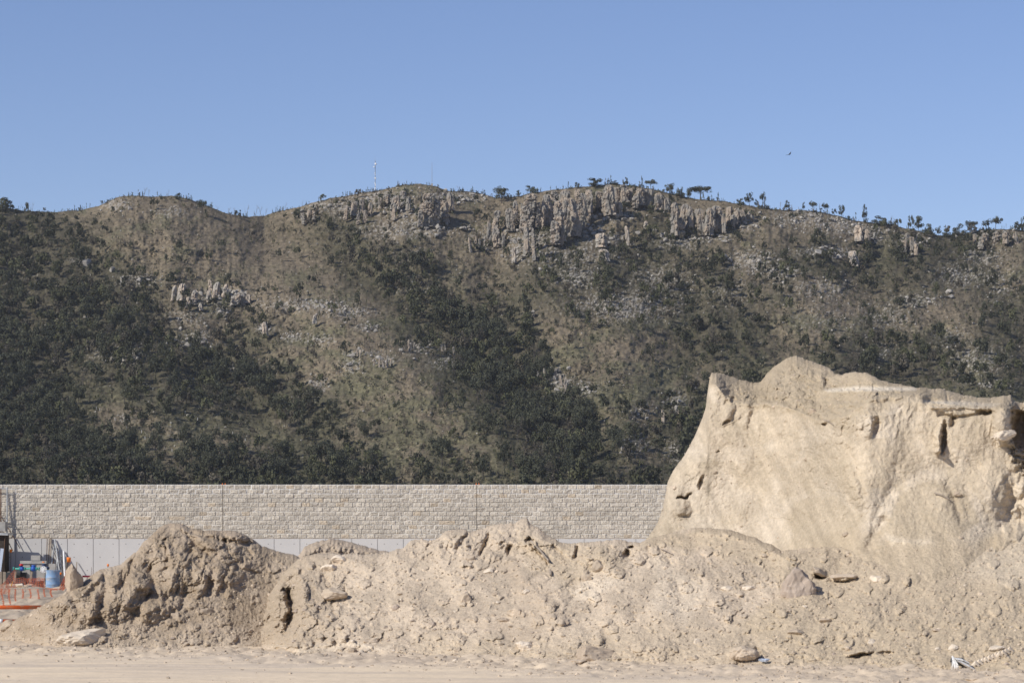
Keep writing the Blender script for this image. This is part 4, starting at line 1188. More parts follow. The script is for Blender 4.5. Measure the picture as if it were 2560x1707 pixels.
    # graded ledges near the foot
    foot = smooth(1585, 1640, py)
    R = R * (1 - .35 * foot) + foot * (.04 * n2(X / 90, Y / 8, 61) + .018 * fbm(px / 12, py / 8, 3, 62, .6))
    R += G(px, py, [(640, 1618), (820, 1612)], 4, .08)
    R += L(px, py, 1858, 1630, 44, 20, .30) + L(px, py, 1890, 1632, 14, 16, -.35) + L(px, py, 2150, 1628, 40, 10, .22, -12) + L(px, py, 2148, 1637, 36, 6, -.25, -12) + L(px, py, 2215, 1632, 26, 6, -.2) + L(px, py, 1640, 1620, 60, 26, .28) + L(px, py, 1925, 1600, 40, 26, .14)
    return R
def col2(px, py, R):
    pale = np.array((0.56, 0.46, 0.345)); damp = np.array((0.43, 0.345, 0.255)); yel = np.array((0.475, 0.385, 0.27)); br = np.array((0.68, 0.575, 0.44))
    X, Y = wx(px, py, 80, 24, 3), wx(py, px, 70, 18, 4)
    w_ = smooth(-.3, .5, fbm(X / 120, Y / 70, 4, 63))
    C = pale + (pale * .84 - pale) * w_[..., None]
    def blend(C, m, c, a): return C + (c - C) * (np.clip(m, 0, 1) * a)[..., None]
    C = blend(C, poly_mask(X, Y, [(1130, 1540), (1200, 1560), (1290, 1610), (1420, 1560), (1400, 1500), (1290, 1400), (1240, 1400), (1280, 1470), (1330, 1560)], 20), damp, .55)
    C = blend(C, poly_mask(X, Y, [(1040, 1600), (1000, 1660), (2640, 1720), (2640, 1560), (2200, 1560), (1600, 1560), (1400, 1600)], 30), yel, .45)
    C = blend(C, poly_mask(X, Y, [(1590, 1370), (1640, 1335), (1740, 1312), (1860, 1325), (1960, 1372), (2100, 1356), (2300, 1330), (2640, 1330), (2640, 1700), (1960, 1640), (1860, 1560), (1950, 1480), (1900, 1420), (1760, 1380), (1680, 1380)], 14), yel, .75)
    C = blend(C, poly_mask(X, Y, [(560, 1620), (640, 1500), (760, 1440), (860, 1440), (820, 1520), (760, 1600)], 26), damp, .45)
    C = blend(C, poly_mask(X, Y, [(1300, 1330), (1360, 1345), (1480, 1360), (1560, 1400), (1500, 1440), (1420, 1470), (1340, 1420), (1290, 1370)], 22), yel, .6)
    C = blend(C, poly_mask(X, Y, [(1440, 1480), (1480, 1440), (1560, 1440), (1500, 1500), (1450, 1508)], 14), br, .7)
    C = blend(C, poly_mask(X, Y, [(1620, 1420), (1660, 1400), (1700, 1430), (1780, 1470), (1700, 1560), (1640, 1520)], 16), br * .93, .5)
    C = blend(C, poly_mask(X, Y, [(640, 1612), (820, 1604), (1000, 1612), (820, 1628), (640, 1628)], 6), br, .6)
    C = blend(C, smooth(900, 700, px + 30 * n2(px / 50, py / 40, 65)) * smooth(1660, 1590, py), np.array((0.385, 0.31, 0.225)), .8)
    C = blend(C, poly_mask(X, Y, [(2280, 1330), (2640, 1240), (2700, 1500), (2520, 1470), (2400, 1430), (2240, 1400)], 30), np.array((0.53, 0.445, 0.335)), .85)
    C = C * (1 + .07 * fbm(px / 18, py / 12, 3, 64, .6))[..., None]
    return C
h2_ = make_heap('spoil_heap', 540, 2640, TOP2, BOT2, dep2, rel2, col2, 'long low heap of pale sandy spoil studded with stones, across the foreground', 3.2, 1.5, edgeR=lambda x: .35 - .30 * smooth(1950, 2080, x), edgeE=20)

# ---- the big sand cliff at the right
TOP3 = [(1590, 1420), (1600, 1372), (1612, 1350), (1630, 1330), (1645, 1303), (1656, 1270), (1664, 1235), (1669, 1205), (1683, 1175), (1706, 1144), (1722, 1119), (1736, 1091), (1749, 1062), (1756, 1044), (1765, 1016), (1769, 990), (1771.5, 962), (1775, 940),
        (1780, 931), (1790, 931), (1804, 934), (1845, 946), (1886, 957), (1902, 954), (1918, 932), (1947, 907), (1975, 891), (1992, 889), (2012, 897), (2049, 909), (2073, 919), (2088, 934), (2106, 936), (2131, 928),
        (2171, 932), (2196, 948), (2237, 958), (2294, 968), (2355, 972), (2396, 983), (2441, 993), (2478, 993), (2527, 987), (2533, 1001), (2545, 1004), (2600, 1006), (2760, 1030)]
RIM = [(1760, 955), (1790, 962), (1812, 990), (1835, 1004), (1880, 1012), (1930, 1010), (1990, 1026), (2040, 1050), (2070, 1052), (2110, 1040), (2180, 1000), (2290, 985), (2400, 1010), (2500, 1020), (2760, 1040)]
def dep3(px, py):
    z = (1660 - py) / 700.0
    D = 62.6 + 2.6 * smooth(0, .55, z) * 1.6 + 1.7 * z
    D = D + 0.9 * smooth(2000, 1700, px) - 4.8 * smooth(1880, 2180, px) - 0.5 * smooth(2200, 2560, px)
    ab = np.clip(interp(RIM, px) - py, 0, 200)
    return D + 0.030 * ab
def rel3(px, py):
    X, Y = wx(px, py, 110, 22, 5), wx(py, px, 90, 16, 6)
    R = 0.20 * fbm(X / 230, Y / 260, 3, 71, .42) + 0.014 * fbm(X / 34, Y / 60, 4, 72, .55) + 0.0045 * fbm(px / 6, py / 5, 3, 73, .65)
    R = R + 0.025 * fbm(X / 60 + Y / 150, Y / 300, 2, 74, .4) + 0.0035 * ridged(X / 16 + Y / 60, Y / 110, 3, 75)
    a = math.radians(64); s_ = px * math.cos(a) + py * math.sin(a); t_ = -px * math.sin(a) + py * math.cos(a)
    R = R + .006 * fbm(t_ / 9, s_ / 120, 3, 172, .6) + .026 * crumb(X, Y, 44, 173) * smooth(-.15, .5, fbm(X / 120, Y / 90, 2, 174)) + .09 * np.abs(n2(X / 170 - Y / 400, Y / 260, 175)) + .03 * np.abs(n2(X / 50 + Y / 130, Y / 170, 176)) + .006 * np.abs(n2(px / 11 + py / 60, py / 120, 178))
    ab = interp(RIM, px) - py
    topm = smooth(-6, 10, ab)
    R = R + topm * (.10 * fbm(px / 40, py / 22, 3, 76, .5) + .12 * crumb(px, py, 19, 77) + pebbles(px, py, 15, .85, .06, 87))
    R = R + np.exp(-(ab / 9) ** 2) * (.03 + .06 * crumb(px, py, 26, 78))
    # brow above the left face, hanging flutes under it
    fr = smooth(0, 20, -ab) * smooth(150, 20, -ab)
    R = R + fr * .045 * ridged(X / 34, Y / 120, 3, 79, .4)
    # rubble chute in the middle of the face
    ch_ = poly_mask(X, Y, [(1995, 1130), (2020, 1078), (2050, 1062), (2120, 1050), (2100, 1100), (2140, 1160), (2160, 1230), (2150, 1270), (2080, 1235), (2010, 1232), (1992, 1190)], 9)
    R = R + ch_ * (.05 + .06 * crumb(px, py, 22, 80) * .6)
    R += G(px, py, [(2018, 1075), (2010, 1110), (1998, 1150)], 7, -.08) + G(px, py, [(2120, 1120), (2148, 1190), (2160, 1240)], 7, -.07)
    ch2 = poly_mask(X, Y, [(2030, 1045), (2090, 1050), (2190, 1040), (2200, 1075), (2120, 1085), (2040, 1075)], 8)
    R = R + ch2 * .05 * crumb(px, py, 18, 81)
    R += L(px, py, 2190, 1065, 10, 26, -.2, 10) + L(px, py, 2172, 1072, 14, 30, .16, 10) + L(px, py, 2062, 1060, 9, 4, -.3)
    # fans of loose sand at the foot
    R += L(px, py, 2050, 1330, 110, 110, .35, 0, 1.3) + L(px, py, 2330, 1350, 150, 165, .5, 0, 1.0) + L(px, py, 2470, 1240, 60, 90, .25, 0, 1.3)
    R += G(px, py, [(2210, 1300), (2170, 1370)], 12, -.16) 
    R += G(px, py, [(2222, 1350), (2280, 1356), (2345, 1340)], 5, .05)
    R += G(px, py, [(2370, 1210), (2385, 1245), (2400, 1300)], 9, -.09) + L(px, py, 2395, 1234, 36, 9, .06)
    # slots, holes and bosses
    R += L(px, py, 2359, 1095, 10, 46, -.42, 5) + L(px, py, 2347, 1100, 13, 44, .30, 5) + L(px, py, 2346, 1130, 10, 8, .2) + G(px, py, [(2385, 1045), (2380, 1062)], 6, -.2) + G(px, py, [(2350, 1036), (2395, 1045), (2480, 1030)], 5, -.14)
    R += L(px, py, 1752, 1206, 7, 20, -.28, 12) + L(px, py, 1772, 1205, 20, 24, .06) + G(px, py, [(1695, 1243), (1712, 1246), (1724, 1236)], 2.5, -.3) + L(px, py, 1706, 1272, 24, 30, .16) + L(px, py, 1710, 1290, 20, 8, -.1)
    R += L(px, py, 1833, 999, 9, 9, -.25) + L(px, py, 1815, 1056, 12, 5, -.2, -25) + L(px, py, 1820, 1030, 14, 40, .12, 20) + L(px, py, 1795, 1129, 4, 3, -.12)
    R += G(px, py, [(1870, 1012), (1862, 1060)], 9, .10) + G(px, py, [(1965, 1020), (1950, 1080)], 10, .12)
    # flat cut shelves near the top
    R += -.55 * smooth(976, 970, py + (px - 2170) * .012) * smooth(2050, 2075, px) * smooth(2300, 2260, px)
    R += L(px, py, 2150, 1010, 120, 34, -.12, 0, .8)
    R += -.5 * smooth(1012, 1004, py - (px - 2400) * .04) * smooth(2300, 2330, px) * smooth(2510, 2490, px)
    R += G(px, py, [(2330, 1020), (2420, 1018), (2470, 1024)], 3, .12) + L(px, py, 2465, 1030, 30, 9, -.25) + G(px, py, [(2365, 975), (2368, 1000)], 3, -.15)
    # squared pillar and the dark cavity beside it
    R += L(px, py, 2506, 1050, 26, 66, .45, 0, .5) + L(px, py, 2552, 1060, 26, 66, -1.6, 0, .5) + L(px, py, 2550, 1110, 60, 10, .1)
    R += poly_mask(px, py, [(2520, 1120), (2640, 1100), (2640, 1200), (2560, 1190), (2530, 1150)], 10) * .14 * fbm(px / 15, py / 12, 4, 82, .7)
    R += smooth(2450, 2560, px) * smooth(1120, 1200, py) * .3 * fbm(px / 50, py / 60, 3, 83)
    return R
def col3(px, py, R):
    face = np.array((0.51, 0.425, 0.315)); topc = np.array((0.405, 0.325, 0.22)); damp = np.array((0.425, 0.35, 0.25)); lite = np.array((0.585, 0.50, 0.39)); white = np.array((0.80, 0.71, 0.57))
    X, Y = wx(px, py, 90, 24, 3), wx(py, px, 70, 18, 4)
    def blend(C, m, c, a): return C + (c - C) * (np.clip(m, 0, 1) * a)[..., None]
    C = np.broadcast_to(face, px.shape + (3,)).copy()
    C = blend(C, smooth(-.2, .6, fbm(X / 140, Y / 110, 4, 84) + .4 * smooth(1120, 1320, py)), lite, .8)
    ab = interp(RIM, px) - py
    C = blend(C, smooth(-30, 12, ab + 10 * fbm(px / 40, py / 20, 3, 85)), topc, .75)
    C = C * (1 - .13 * (crumb(px, py, 18, 177) < -.35) * smooth(-8, 8, ab))[..., None]  # dark spots painted in to deepen the shading of the rubble top
    C = blend(C, smooth(-.1, .7, fbm(X / 60, Y / 90, 4, 188, .55)), damp, .45)
    C = blend(C, smooth(1760, 1640, px) * smooth(950, 1050, py), damp, .6)
    C = blend(C, poly_mask(X, Y, [(1995, 1130), (2020, 1078), (2120, 1050), (2140, 1160), (2160, 1250), (2010, 1232)], 9), damp, .45)
    C = blend(C, poly_mask(X, Y, [(1960, 1370), (1985, 1330), (1980, 1260), (2020, 1235), (2100, 1240), (2160, 1280), (2150, 1340), (2120, 1380)], 10), damp, .75)
    C = blend(C, poly_mask(X, Y, [(2190, 1330), (2210, 1290), (2255, 1228), (2310, 1208), (2350, 1214), (2420, 1230), (2440, 1290), (2380, 1340), (2250, 1345)], 8), damp, .8)
    C = blend(C, poly_mask(X, Y, [(2120, 1380), (2200, 1310), (2180, 1380)], 8), damp, .6)
    C = blend(C, poly_mask(px, py, [(2210, 1330), (2250, 1350), (2330, 1352), (2300, 1366), (2230, 1362)], 7), white, .5)
    C = blend(C, poly_mask(X, Y, [(2160, 1270), (2230, 1262), (2200, 1300), (2180, 1370), (2160, 1380), (2160, 1320)], 14), lite, .5)
    C = blend(C, poly_mask(px, py, [(2062, 974), (2140, 966), (2290, 969), (2290, 975), (2170, 977), (2070, 979)], 5), white, .7)  # shelf strips lighter: dry packed sand, with sunlight on the upturned face painted in
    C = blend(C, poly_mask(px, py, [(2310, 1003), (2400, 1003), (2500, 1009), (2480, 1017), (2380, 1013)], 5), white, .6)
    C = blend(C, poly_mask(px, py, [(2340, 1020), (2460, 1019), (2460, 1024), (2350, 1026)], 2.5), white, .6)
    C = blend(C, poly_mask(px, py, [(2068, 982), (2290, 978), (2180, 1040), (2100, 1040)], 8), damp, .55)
    C = blend(C, smooth(1290, 1385, py + 30 * n2(px / 60, py / 40, 7)) * smooth(1990, 2120, px), np.array((0.475, 0.385, 0.27)), .9)
    st_ = fbm((px * .9 - py * .42) / 26, (px * .42 + py * .9) / 170, 4, 187, .6)
    C = C * (1 + .15 * st_ * smooth(10, -20, ab))[..., None]
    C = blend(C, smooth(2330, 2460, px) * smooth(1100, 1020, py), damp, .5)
    return C * (1 + .05 * fbm(px / 20, py / 14, 3, 86, .6))[..., None]
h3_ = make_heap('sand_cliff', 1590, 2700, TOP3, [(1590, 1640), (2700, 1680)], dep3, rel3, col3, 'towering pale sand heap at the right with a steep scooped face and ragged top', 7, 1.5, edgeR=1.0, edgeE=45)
h3_.o['category'] = 'sand heap'

def ground_pt(px, py):
    d = F * CAMZ / (py - HY)
    x = (px - 1280) / F * d
    return Vector((x, d, float(ground_z(np.array([x]), np.array([d]))[0])))

def front(px, py):
    best = ground_pt(px, py) if py > 1560 else None
    for h in (h1_, h2_, h3_):
        if h.x0 <= px <= h.x0 + h.step * (len(h.bt) - 1):
            i = int((px - h.x0) / h.step)
            if h.tp[i] <= py <= h.bt[i]:
                p = at(h, px, py)
                if best is None or p.y < best.y: best = p
    return best

# ------------------------------------------------------------------ stones lying on the heaps (px, py centre, w, h, material, label, tilt)
STONES = [(211, 1592, 106, 42, 'palerock', 'large flat pale boulder lying at the foot of the dark left heap', 8),
          (184, 1448, 44, 66, 'clod', 'upright earth covered boulder standing on the left end of the heap', 0),
          (1998, 1478, 72, 92, 'greyrock', 'big wedge shaped greyish rock with a dark right side on the right slope', 0),
          (1480, 1640, 96, 44, 'clod', 'big dark blocky rock at the foot of the middle heap', 0),
          (1446, 1658, 46, 13, 'sandrock', 'thin flat slab in front of the big dark blocky rock', 0),
          (1312, 1618, 50, 24, 'palerock', 'flat pale stone with a dark right tip low on the middle heap', -8),
          (1500, 1418, 34, 38, 'sandrock', 'craggy pale clump standing out from the middle heap', 25),
          (1468, 1448, 28, 26, 'sandrock', 'small clump just below the craggy pale clump', 30),
          (1314, 1479, 22, 14, 'palerock', 'oval grey white pebble in the middle heap', 0),
          (1290, 1532, 36, 24, 'sandrock', 'rounded stone with a black shadow on the middle slope', 0),
          (1262, 1550, 26, 14, 'clod', 'small brown stone left of the rounded shadowed stone', 0),
          (1168, 1498, 34, 40, 'sandrock', 'tall rounded stone high on the middle heap, right side dark', 0),
          (1084, 1562, 20, 14, 'greyrock', 'small dark round stone low on the middle heap', 0),
          (990, 1518, 18, 16, 'greyrock', 'isolated round brown stone on the smooth middle slope', 0),
          (838, 1486, 54, 32, 'sandrock', 'broad stone with a shadowed right end beside the left dip', -5),
          (828, 1420, 42, 20, 'palerock', 'oval pale stone below the crest near the dip', 5),
          (848, 1398, 36, 18, 'palerock', 'pointed pale stone on the crest near the dip', -15),
          (518, 1530, 34, 18, 'clod', 'dark clod on the smooth left slope, wider of two', 0),
          (440, 1542, 24, 20, 'clod', 'dark clod on the smooth left slope, left of the wider one', 0),
          (882, 1630, 20, 18, 'clod', 'small dark stone at the foot of the heap right of the white streak', 0),
          (930, 1600, 44, 14, 'sandrock', 'long low stone at the foot of the middle heap', 0),
          (1146, 1624, 18, 16, 'clod', 'small round brown stone at the foot of the middle heap', 0),
          (1176, 1394, 22, 16, 'sandrock', 'small rounded stone under the crest', 0),
          (1224, 1428, 26, 12, 'palerock', 'flat pale stone below the crest left of the stick', 0),
          (1818, 1471, 28, 16, 'palerock', 'flat pale stone at the edge of the rubble band', -10),
          (1874, 1470, 30, 14, 'palerock', 'smooth pale oval stone right of the rubble band', 0),
          (2196, 1446, 36, 17, 'palerock', 'bright white flat stone alone on the right slope', -5),
          (2110, 1441, 56, 13, 'sandrock', 'long flat stone ledge jutting from the right slope', 0),
          (2046, 1428, 40, 16, 'sandrock', 'sloping slab over the dark hollow', -20),
          (2068, 1551, 36, 12, 'sandrock', 'small flat stone on the lower right slope', -8),
          (2120, 1386, 18, 12, 'sandrock', 'small stone over a black hollow under the sand cliff', 0),
          (1862, 1633, 60, 32, 'sandrock', 'square cut block with a dark right face at the foot of the right slope', 0),
          (1746, 1604, 20, 16, 'palerock', 'pale round stone low on the right slope', 0),
          (1738, 1645, 22, 14, 'sandrock', 'round stone left of the square cut block at the foot', 0),
          (2385, 1618, 26, 17, 'palerock', 'pale blocky stone above the white sack', 0),
          (2345, 1622, 16, 9, 'palerock', 'small flat stone left of the pale blocky one above the sack', 0),
          (2492, 1620, 42, 14, 'palerock', 'long flat pale stone near the right edge', 4),
          (2122, 1619, 18, 13, 'sandrock', 'small round stone left of the dark ledge at the foot', 0),
          (2180, 1604, 22, 14, 'palerock', 'small pale stone above the dark ledge at the foot', 0),
          (2298, 1650, 14, 16, 'clod', 'small pointed stone left of the white sack', 0),
          (2430, 1698, 30, 10, 'sandrock', 'flat stone at the bottom edge near the sack', 0),
          (2342, 1574, 28, 8, 'clod', 'thin dark edged stone on the lower right slope', 0),
          (1990, 1578, 36, 14, 'sandrock', 'crumbling stone cluster on the lower right slope', 0),
          (2512, 1088, 50, 22, 'palerock', 'white flat slab jutting from the sand cliff by the dark cavity', 12),
          (2031, 1030, 18, 18, 'clod', 'dark stone on the brow of the sand cliff', 0),
          (1996, 1001, 10, 8, 'sandrock', 'small round stone on the top of the sand cliff', 0),
          (2395, 1234, 22, 10, 'clod', 'small clod on the crest of the sand fan', 0),
          (2116, 1335, 16, 12, 'clod', 'dark clod on the sand fan under the cliff', 0),
          (2402, 1343, 12, 10, 'sandrock', 'small rounded stone on the right sand slope', 0),
          (20, 1565, 40, 30, 'sandrock', 'broken stone at the left edge below the orange pipe', 10)]
for i, (px, py, w_, h_, mt, lb, tl) in enumerate(STONES):
    p = front(px, py)
    if p is None: p = P(px, py, at(h1_, px, interp(TOP1, px) + 4).y + .1)
    k = p.y / F / 2
    V_, T_ = rock_shape(2000 + i * 3, 4 if w_ > 40 else 3, 8, 0.13)
    V_ = V_ * np.array((w_ * k * 1.22, max(w_, h_) * k * .95, h_ * k * 1.25))
    o = mesh_obj('stone', V_, T_, M[mt], smooth_=False)
    o.location = p; o.rotation_euler = (0, math.radians(-tl), 0)
    tag(o, lb, 'stone', 'stones on the sand heaps')
# many smaller stones
SB = [rock_mesh('stone_shape', 3000 + k, M[('sandrock', 'clod', 'palerock', 'greyrock')[k % 4]], 2, (1, 1, .75)) for k in range(12)]
ZN = [((690, 1440, 1000, 1640), 34, 'on the left flank of the pale heap', (7, 17)), ((1000, 1420, 1420, 1650), 56, 'on the middle of the pale heap', (6, 16)), ((1420, 1450, 1900, 1650), 40, 'on the right part of the pale heap', (6, 14)),
      ((1900, 1460, 2540, 1660), 50, 'on the lower right slope', (6, 14)), ((120, 1570, 660, 1640), 34, 'at the foot of the dark left heap', (6, 15))]
for (xa, ya, xb, yb), n, where, (s0, s1) in ZN:
    for k in range(n):
        px, py = random.uniform(xa, xb), yb - (yb - ya) * random.random() ** 1.4
        p = front(px, py)
        if p is None: continue
        s = random.uniform(s0, s1) * p.y / F / 2
        o = link_copy(SB[random.randrange(12)], 'stone'); o.location = p
        o.scale = (s * random.uniform(.9, 1.4), s * 1.1, s); o.rotation_euler = (random.uniform(-.4, .4), random.uniform(-.4, .4), random.uniform(0, 6.28))
        tag(o, 'small dusty stone lying ' + where, 'stone', 'small stones ' + where)
# gravel and crumbs
gp, gs = [], []
for h, n, amt in ((h1_, 2000, 1), (h2_, 5500, 1), (h3_, 3000, 1), (h0_, 600, 1)):
    nr, nc = h.V.shape[:2]
    ii = rng.integers(0, nr, n); jj = rng.integers(0, nc, n)
    if h is h3_:
        keep = np.array([(interp(RIM, h.x0 + j * h.step) > (h.bt[j] + (h.tp[j] - h.bt[j]) * i / (nr - 1)) - 10) or random.random() < .12 for i, j in zip(ii, jj)])
        ii, jj = ii[keep], jj[keep]
    p = h.V[ii, jj]; s = 0.011 + 0.022 * rng.uniform(0, 1, len(p)) ** 3.0
    s = s * np.where(rng.uniform(0, 1, len(p)) < .05, 1.9, 1)
    gp.append(p); gs.append(s)
n = 6500
gx = rng.uniform(-13, 13, n); gy = rng.uniform(50, 66, n)
ed = EDGE(gx)
ok = (gy > ed - 1 + rng.normal(0, 1, n)) | (rng.uniform(0, 1, n) < .05)
gx, gy = gx[ok], gy[ok]
gp.append(np.stack([gx, gy, ground_z(gx, gy)], -1)); gs.append(0.012 + 0.035 * rng.uniform(0, 1, len(gx)) ** 3.0)
gp = np.concatenate(gp); gs = np.concatenate(gs)
gcol = np.array((0.50, 0.41, 0.31)) * rng.uniform(.75, 1.3, len(gp))[:, None]
go = scatter_mesh('gravel', [rock_shape(4000 + k, 1, 5, .15) for k in range(8)], gp, np.stack([gs * 1.2, gs * 1.2, gs * .9], -1), rng.uniform(0, 6.28, len(gp)), M['sand'], cols=list(gcol))
tag(go, 'loose gravel and crumbs of earth over the heaps and the ground', 'gravel', kind='stuff')

# ------------------------------------------------------------------ litter on the heaps
def stick(a, b, r_, mat, name, label, cat, lift=0.03):
    pa, pb = front(*a), front(*b)
    pa = pa + Vector((0, -lift, lift)); pb = pb + Vector((0, -lift, lift))
    m_ = pa.lerp(pb, .5) + Vector((0, -.03, .02))
    mb = MB(); mb.tube([pa, m_, pb], [r_, r_ * 1.1, r_ * .8], 7)
    return tag(mb.build(name, mat, loc=tuple(pa)), label, cat)
stick((1328, 1354), (1371, 1403), .022, M['wood'], 'stick', 'long thin stick lying slantwise below the crest of the middle heap', 'stick')
stick((2336, 1234), (2374, 1251), .018, M['wood'], 'stick', 'short brown stick at the top of the right sand fan', 'stick')
stick((1376, 1428), (1378, 1440), .030, M['wood'], 'wood_chip', 'small upright wood chip below the slanting stick', 'wood chip')
stick((1652, 1374), (1682, 1387), .014, M['greyrock'], 'twig', 'grey twig tangled in rubble left on the right terrace', 'twig')
stick((2060, 1052), (2084, 1066), .014, M['wood'], 'twig', 'thin twig on the brow of the sand cliff', 'twig')
# torn white sack
p = front(2400, 1655)
e = empty('torn_sack', p + Vector((0, -.15, 0)), 'torn white sack crumpled on the ground at the lower right', 'sack')
k = p.y / F
def flap(pts_top, pts_bot, bulge, seed, name):
    n, m = 14, 8; V_ = []
    for i in range(n):
        a = i / (n - 1)
        tx, tz = np.interp(a, np.linspace(0, 1, len(pts_top)), [q[0] for q in pts_top]), np.interp(a, np.linspace(0, 1, len(pts_top)), [q[1] for q in pts_top])
        bx, bz = np.interp(a, np.linspace(0, 1, len(pts_bot)), [q[0] for q in pts_bot]), np.interp(a, np.linspace(0, 1, len(pts_bot)), [q[1] for q in pts_bot])
        for j in range(m):
            c = j / (m - 1)
            y = -bulge * math.sin(math.pi * c) - .25 * (1 - c) * 0 + .012 * float(n2(np.array(i * .35), np.array(j * .5), seed)) - c * .12
            V_.append((((tx + (bx - tx) * c) - 2400) * k, y, (1655 - (tz + (bz - tz) * c)) * k))
    V_ = np.array(V_); V_ = V_ + np.array((0, -.12, 0)); V2 = V_ + np.array((0, .006, 0)); N_ = n * m
    Q = grid_quads(n, m); Q2 = Q[:, ::-1] + N_
    ring = [i * m for i in range(n)] + [(n - 1) * m + j for j in range(1, m)] + [i * m + m - 1 for i in range(n - 2, -1, -1)] + [j for j in range(m - 2, 0, -1)]
    S = [(ring[t], ring[(t + 1) % len(ring)], ring[(t + 1) % len(ring)] + N_, ring[t] + N_) for t in range(len(ring))]
    return mesh_obj(name, np.concatenate([V_, V2]), np.concatenate([Q, Q2, np.array(S)]), M['bag'], e, smooth_=False)
flap([(2374, 1638), (2376, 1636), (2380, 1640)], [(2369, 1668), (2380, 1676), (2392, 1672)], .10, 3, 'standing_fold')
flap([(2382, 1644), (2400, 1648), (2415, 1656), (2424, 1664)], [(2384, 1649), (2402, 1660), (2416, 1668), (2431, 1674)], .12, 5, 'lying_fold')
flap([(2380, 1641), (2398, 1643), (2416, 1652)], [(2384, 1646), (2400, 1648), (2418, 1656)], .06, 8, 'upper_fold')
mb = MB(); mb.tube([(-.2, .05, .06), (0, .04, .02), (.18, .03, -.08)], [.05, .09, .04], 8); mb.build('dark_inside', M['rubber'], e)
# crumpled pale rag at the foot
p = front(1912, 1652)
mb = MB(); V_, T_ = rock_shape(77, 3, 5, .35); mb.add(V_ * np.array((.12, .08, .04)), (), T_)
o = mb.build('plastic_scrap', M['bluewhite']); o.location = p + Vector((0, -.12, .03)); tag(o, 'small crumpled bluish plastic scrap beside the square cut block', 'plastic scrap')
# track of pressed teeth marks
mb = MB()
for j in range(11):
    px, py = 2440 + j * 8.5, 1660 - j * 3.4
    g = front(px, py)
    mb.tube([g + Vector((-.05, 0, -.03)), g + Vector((.0, -.05, .045)), g + Vector((.06, -.06, -.02))], [.05, .05, .02], 6)
o = mb.build('track_marks', M['palerock']); tag(o, 'row of pale ridges pressed by a digger track at the lower right', 'track marks')

# ------------------------------------------------------------------ building site at the far left
def W(px, py, off=0.0):          # a point off metres in front of the wall
    d = WD - off
    return P(px, py, d)
def gz(px, py): return P(px, py, F * CAMZ / (py - HY))
# scaffold frame
e = empty('scaffold_frame', W(18, 1458, .35), 'galvanised scaffold post with rungs against the block wall at the left edge', 'scaffold')
def T(e_, mb, name, mat, sm=False):
    o = mb.build(name, mat, e_, sm, None)
    o.data.transform(Matrix.Translation(-e_.location)); return o
mb = MB(); mb.tube([W(18, 1217, .22), W(17, 1458, .22)], .035, 8); T(e, mb, 'post', M['steel'])
mb = MB(); mb.tube([W(2, 1221, .22), W(1, 1458, .6)], .030, 8); T(e, mb, 'post', M['rust'])
for y_ in (1222, 1296, 1302, 1322):
    mb = MB(); mb.tube([W(-30, y_ - 4, .22), W(19, y_, .22)], .024, 6); T(e, mb, 'rung', M['steel'])
for (a, b) in (((22, 1300), (76, 1392)), ((16, 1318), (58, 1398))):
    mb = MB(); mb.tube([W(a[0] - 26, a[1] - 22, .45), W(b[0] - 26, b[1] - 22, .45)], .02, 6); T(e, mb, 'brace', M['rust'])
# dark lean-to
e = empty('site_shed', W(-20, 1458, 1.5), 'dark board site shed at the left edge, against the concrete base', 'shed')
mb = MB(); a, b = W(-120, 1333, 1.6), W(14, 1333, 1.6)
mb.box(((a.x + b.x) / 2, WD - 1.3, 1.10), (b.x - a.x, 1.1, 2.2)); T(e, mb, 'walls', M['darkwood'])
mb = MB(); mb.box(((a.x + b.x) / 2 + .05, WD - 1.35, 2.27), (b.x - a.x + .25, 1.4, .09), Matrix.Rotation(.05, 3, 'Y')); T(e, mb, 'roof', M['steel'])
mb = MB(); mb.box((b.x - .14, WD - 1.4, 2.55), (.28, .6, .42)); T(e, mb, 'roof_crate', M['concrete_block'])
mb = MB(); mb.tube([W(12, 1345, 1.9), W(8, 1450, 2.2)], .02, 6); T(e, mb, 'corner_pole', M['rust'])
mb = MB(); q = W(2, 1400, 2.2); mb.box(tuple(q), (.14, .05, 1.05), Matrix.Rotation(.12, 3, 'Y'))
tag(mb.build('leaning_board', M['bluewhite'], loc=tuple(q)), 'bluish white board leaning on the dark shed at the left edge', 'board')
# timber stubs
for j, (px, w_, y0) in enumerate(((2, 5, 1436), (11, 7, 1438), (22, 6, 1436))):
    mb = MB(); q = W(px, 1448, 2.4); mb.box((q.x, q.y, q.z + .05), (w_ * WK, .06, (1470 - y0) * WK)); o = mb.build('timber_offcut', M['wood'], loc=tuple(q))
    tag(o, 'short upright timber offcut in front of the dark shed, %s' % ('leftmost of three', 'middle of three', 'rightmost of three')[j], 'timber offcut', 'timber offcuts')
# rods with orange caps
for (px, yt, yb, off, r_, lb) in ((27, 1376, 1440, 1.6, .065, 'thin rod with a round orange cap in front of the shed shadow'), (172, 1398, 1452, .9, .10, 'rod with a large orange cup, right of the leaning poles'), (152, 1433, 1456, 1.2, .05, 'short rod with a small orange cap behind the blue barrel'),
                                (102, 1458, 1474, 9, .045, 'low rod with an orange cap beside the dark bucket'), (270, 1412, 1440, 1.0, .05, 'orange capped rod half hidden behind the crest of the left heap')):
    q = W(px, yb, off); e = empty('capped_rod', q, lb, 'capped rod', 'rods with orange caps')
    mb = MB(); mb.tube([q, W(px, yt, off)], .012, 6); T(e, mb, 'rod', M['rust'])
    c = W(px, yt, off); mb = MB(); mb.tube([c + Vector((0, 0, -r_ * 1.2)), c + Vector((0, 0, r_ * .6)), c + Vector((0, 0, r_))], [r_ * .7, r_, r_ * .8], 10); T(e, mb, 'cap', M['orange_cap'], True)
